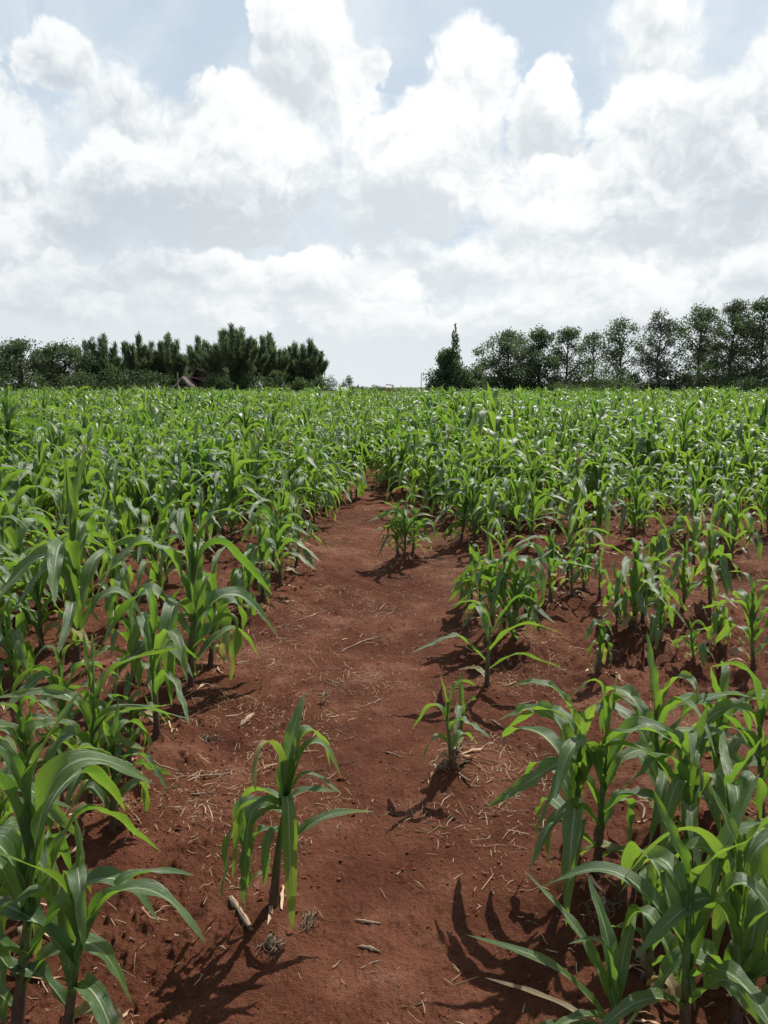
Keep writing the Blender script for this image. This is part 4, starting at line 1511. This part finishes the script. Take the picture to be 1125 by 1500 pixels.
def spire():
    rng = np.random.default_rng(3)
    z0, z1 = top_z(528, 74), top_z(473, 74)
    sm, cm = MB(), MB()
    for dx, zt in ((.22, z1), (.02, z1 - .75), (.45, z1 - 1.1)):
        dx += .42
        sm.tube([(.15, 0, z0 - 2), (.15 + dx * .4, 0, z0), (dx, .05, (z0 + zt) / 2), (dx, 0, zt)], [.06, .05, .035, .012], 6)
        n = 170
        q = rng.random(n)
        zz = z0 - .3 + (zt - z0 + .3) * q
        rr = (.34 * (1 - q) + .10) * rng.random(n) ** .5
        an = rng.uniform(0, 2 * PI, n)
        C = np.stack([dx + rr * np.cos(an), rr * np.sin(an), zz], -1)
        d = unit(np.stack([np.cos(an) * .5, np.sin(an) * .5, 1 + 0 * an], -1) + rng.normal(0, .3, (n, 3)))
        sd = unit(np.cross(d, rng.normal(0, 1, (n, 3))))
        l = rng.uniform(.08, .19, (n, 1))
        quads(cm, C, d * l, sd * l * .38, np.clip(rng.normal(.5, .2, n), 0, 1))
    sm.build('limb', M_BARK_PALE, rootT)
    cm.build('spire_leaves', M_CROWN, rootT, smooth=False)


spire()
for (px, D, yt, w, mat, bark, cl, per, base, shp, lf, lab) in [
        (742, RD, 488, 70, M_CROWN, M_BARK, 62, 130, .08, .9, .13, 'broad dark tree at the left end of the right-hand line'),
        (787, RD - 1, 484, 48, M_CROWN, M_BARK, 50, 130, .10, .85, .13, 'bright-topped oval tree right of the broad dark one'),
        (829, RD, 482, 46, M_CROWN, M_BARK_PALE, 38, 100, .14, .85, .12, 'open-topped tree between the oval tree and the thin-crowned ones'),
        (866, RD + 2, 490, 44, M_CROWN, M_BARK, 30, 90, .14, .9, .12, 'thin-crowned shorter tree left of the tall ragged one'),
        (910, RD, 470, 56, M_CROWN, M_BARK, 44, 95, .14, .9, .13, 'tall ragged tree with holes of sky in its crown'),
        (963, RD - 1, 460, 54, M_CROWN_GREY, M_BARK_PALE, 44, 110, .22, .85, .12, 'slender sparse pale tree standing free with a visible trunk'),
        (1022, RD, 452, 62, M_CROWN, M_BARK_PALE, 48, 115, .16, .85, .13, 'tall layered tree right of the slender pale one'),
        (1070, RD + 1, 443, 52, M_CROWN_GREY, M_BARK_PALE, 46, 110, .20, .8, .12, 'airy greyish tree with a see-through top near the right edge'),
        (1110, RD - 2, 441, 62, M_CROWN, M_BARK, 60, 130, .16, .85, .13, 'tallest dense dark tree at the right edge'),
        (1158, RD, 448, 70, M_CROWN, M_BARK, 50, 120, .12, .85, .13, 'dark tree cut off by the right edge'),
        (1046, RD + 4, 500, 50, M_CROWN, M_BARK, 36, 110, .10, .9, .13, 'shorter dark tree below the airy greyish crown')]:
    leafy_tree(px, D, yt, w, lab, int(px), mat, bark, cl, per, base, shp, lf)
for k, (px, yt, w, lab) in enumerate([
        (695, 535, 34, 'small bush beside the spire tree'), (720, 557, 50, 'dark bush before the half-hidden iron roof'), (770, 539, 60, 'dark bush under the bright-topped oval tree'),
        (825, 561, 64, 'dark bush under the open-topped tree'), (880, 532, 64, 'dark bush under the thin-crowned tree'), (938, 558, 56, 'rounded bush left of the slender pale trunk'),
        (995, 549, 50, 'dark bush right of the slender pale trunk'), (1040, 534, 60, 'dark bush under the layered tree'), (1095, 556, 70, 'dark bush under the tallest dark tree'),
        (1140, 541, 60, 'dark bush at the right edge')]):
    bush(px, RD - 5 + 3.5 * ((k * 7) % 4 - 1), yt, w * (.8 + .25 * ((k * 5) % 3)), lab, 200 + k, per=120, n=20)


# ------------------------------------------------------------------ buildings, posts
def prism(m, pts2, y0, y1, mi=0):
    """extrude a quad outline (x, z) from y0 to y1"""
    a = [(x, y0, z) for x, z in pts2]
    b = [(x, y1, z) for x, z in pts2]
    n = len(a)
    V = np.array(a + b)
    Q = [(i, (i + 1) % n, n + (i + 1) % n, n + i) for i in range(n)]
    if n == 4:
        Q += [(3, 2, 1, 0), (4, 5, 6, 7)]
    m.raw(V, Q, None, .5, mi)


def gable(root, w, d, eave, ridge, wallm, roofm, over=.25, trim=None, door=None):
    wm = MB()
    wm.box((0, d / 2, eave / 2), (w, d, eave))
    for y_ in (0.0, d - .12):
        wm.raw(np.array([(-w / 2, y_, eave), (w / 2, y_, eave), (0, y_, ridge - .05), (0, y_, ridge - .05), (-w / 2, y_ + .12, eave), (w / 2, y_ + .12, eave), (0, y_ + .12, ridge - .05), (0, y_ + .12, ridge - .05)]),
               [(0, 1, 2, 3), (7, 6, 5, 4), (1, 5, 6, 2), (4, 0, 3, 7)], None, .5)
    wm.build('wall', wallm, root, smooth=False)
    sl = (ridge - eave) / (w / 2)
    rm = MB()
    e = w / 2 + over
    for s in (-1, 1):
        prism(rm, [(s * e, eave - sl * over), (s * e, eave - sl * over + .10), (0, ridge + .10), (0, ridge)], -over, d + over)
    ro = rm.build('roof', roofm, root, smooth=False)
    if trim:
        tmn = MB()
        for s in (-1, 1):
            prism(tmn, [(s * (e + .02), eave - sl * over - .12), (s * (e + .02), eave - sl * over + .13), (0, ridge + .13), (0, ridge - .12)], -over - .06, -over - .005)
        tmn.build('barge_board', trim, ro, smooth=False)
    if door:
        dm = MB()
        dm.box((0, -.03, door[1] / 2 + .03), (door[0], .06, door[1]))
        dm.build('door', M_DARK, root, smooth=False)


def lift(px, D):
    return sky_xy(px, D)


# gabled hut and red-roofed house between the left trees
hx, hy = sky_xy(268, 80)
r_ = empty('gabled_hut', (hx, hy, 0))
tag(r_, 'small gabled hut with pale roof edges and a dark opening, under the left trees', 'hut')
gable(r_, 1.55, 3.0, 1.75, top_z(553, 80), M_WALL, M_ROOF_BROWN, .2, M_TRIM, (.75, 2.0))
hx, hy = sky_xy(301, 83)
r_ = empty('brick_house', (hx, hy, 0))
tag(r_, 'brown and red roofed house half hidden behind the largest feathery tree', 'house')


def house():
    wm = MB()
    wm.box((0, 3, .9), (4.6, 5.5, 1.8))
    wm.build('wall', M_WALL, r_, smooth=False)
    z1, z2 = top_z(553, 83), top_z(540, 84)
    m = MB()
    prism(m, [(-1.6, z1), (-1.55, z1 + .1), (2.7, 1.6), (2.65, 1.5)], -.3, 6)
    prism(m, [(-1.6, z1), (-1.55, z1 + .1), (-2.8, 1.6), (-2.75, 1.5)], -.3, 6)
    a = m.build('roof', M_ROOF_BROWN, r_, smooth=False)
    m = MB()
    prism(m, [(-1.2, z2 - .1), (-1.15, z2), (.9, z2 - 1.0), (.85, z2 - 1.1)], 1.0, 5)
    prism(m, [(-1.2, z2 - .1), (-1.15, z2), (-1.9, z2 - 1.0), (-1.85, z2 - 1.1)], 1.0, 5)
    m.box((-.4, 3, z2 - 1.4), (1.7, 3.4, 1.0))
    b = m.build('roof', M_ROOF_RED, r_, smooth=False)
    b['label'] = 'faded red upper roof'
    m = MB()
    for k in range(2):
        m2 = MB()
        m2.box((-.9 + 1.5 * k, .22, 1.1), (.7, .06, .8))
        f = m2.build('window', M_DARK, r_, smooth=False)


house()


def post(px, D, ytop, r, label, lean=0.0, mat=M_POST, name='post', cross=False, square=False):
    x, y = sky_xy(px, D)
    H = top_z(ytop, D)
    m = MB()
    z = np.linspace(-.3, H, 6)
    m.tube(np.stack([lean * z / H, 0 * z, z], -1), np.linspace(r, r * .8, 6), 4 if square else 8)
    m.raw(np.array([(lean - r * .6, -r * .6, H), (lean + r * .6, -r * .6, H), (lean + r * .6, r * .6, H), (lean - r * .6, r * .6, H)]), [(0, 1, 2, 3)])
    if cross:
        m.box((lean, 0, H - .18), (.5, .06, .07))
    o = m.build(name, mat)
    o.location = (x, y, 0)
    tag(o, label, 'post', 'posts along the far field edge')


post(261, 78, 545, .075, 'pale square post standing left of the gabled hut', mat=M_TRIM, square=True)
post(290, 77, 571, .06, 'short pale post between hut and house', mat=M_TRIM, square=True)
post(617, 70, 546, .035, 'thin straight pole in the gap left of the spire tree')
post(620, 70, 556, .03, 'leaning thin stick propped by the straight pole', .32)
post(525, 76, 563, .05, 'taller dark post in the gap')
post(517, 76, 567, .045, 'shorter dark post in the gap')


def low_building(px, D, ytop, wpx, label, roofm, wallm, name):
    x, y = sky_xy(px, D)
    H = top_z(ytop, D)
    W = wpx / FPX * D
    r0 = empty(name, (x, y, 0))
    tag(r0, label, 'building')
    m = MB()
    m.box((0, 2, (H - .5) / 2), (W, 4, H - .5))
    m.build('wall', wallm, r0, smooth=False)
    m = MB()
    e = W / 2 + .2
    for y0, y1 in ((-.25, 2.0), (4.25, 2.0)):
        m.raw(np.array([(-e, y0, H - .55), (e, y0, H - .55), (e - .3, y1, H), (-e + .3, y1, H), (-e, y0, H - .63), (e, y0, H - .63), (e - .3, y1, H - .08), (-e + .3, y1, H - .08)]),
              [(0, 1, 2, 3), (7, 6, 5, 4), (0, 4, 5, 1), (1, 5, 6, 2), (3, 2, 6, 7), (0, 3, 7, 4)])
    m.build('roof', roofm, r0, smooth=False)
    for k in range(max(1, int(W / 2.2))):
        m = MB()
        m.box((-W / 2 + W * (k + .5) / max(1, int(W / 2.2)), -.02, H - 1.25), (.7, .06, .7))
        m.build('window', M_DARK, r0, smooth=False)


low_building(490, 105, 567, 40, 'pale low building in the gap right of the left trees', M_IRON, M_PALE, 'low_building')
low_building(712, 92, 545, 36, 'iron-roofed shed half hidden behind the broad dark tree', M_IRON, M_WALL, 'iron_roofed_shed')
low_building(979, 95, 549, 22, 'pale shed glimpsed right of the slender pale trunk', M_IRON, M_PALE, 'pale_shed')
low_building(870, 95, 552, 60, 'long pale building glimpsed behind the right-hand trees', M_IRON, M_PALE, 'long_building')


def grass_plume():
    """tall bent grass heads standing above the canopy in the gap"""
    rng = np.random.default_rng(9)
    x, y = sky_xy(552, 30)
    z1 = top_z(558, 30)
    root = empty('tall_grass_tuft', (x, y, gz1(x, y)))
    tag(root, 'tall bent grass plume rising above the maize in the gap', 'grass tuft')
    m, h = MB(), MB()
    for k in range(5):
        dx = rng.normal(0, .08)
        zt = z1 * rng.uniform(.86, 1.0)
        q = np.linspace(0, 1, 7)
        st = np.stack([dx + .35 * q ** 4, 0 * q + rng.normal(0, .05), zt * (q - .05 * q ** 6)], -1)
        m.tube(st, np.linspace(.008, .003, 7), 5)
        tip = st[-1]
        n = 26
        t = rng.random(n)
        C = tip + np.stack([.30 * t, rng.normal(0, .02, n), .02 - .06 * t ** 2 + rng.normal(0, .015, n)], -1)
        d = unit(np.stack([0 * t + 1, rng.normal(0, .3, n), -.2 + rng.normal(0, .3, n)], -1))
        sd = unit(np.cross(d, rng.normal(0, 1, (n, 3))))
        quads(h, C, d * .05, sd * .012, np.full(n, .5))
    m.build('stem', M_STALK, root)
    h.build('plume', M_TASSEL, root)


grass_plume()
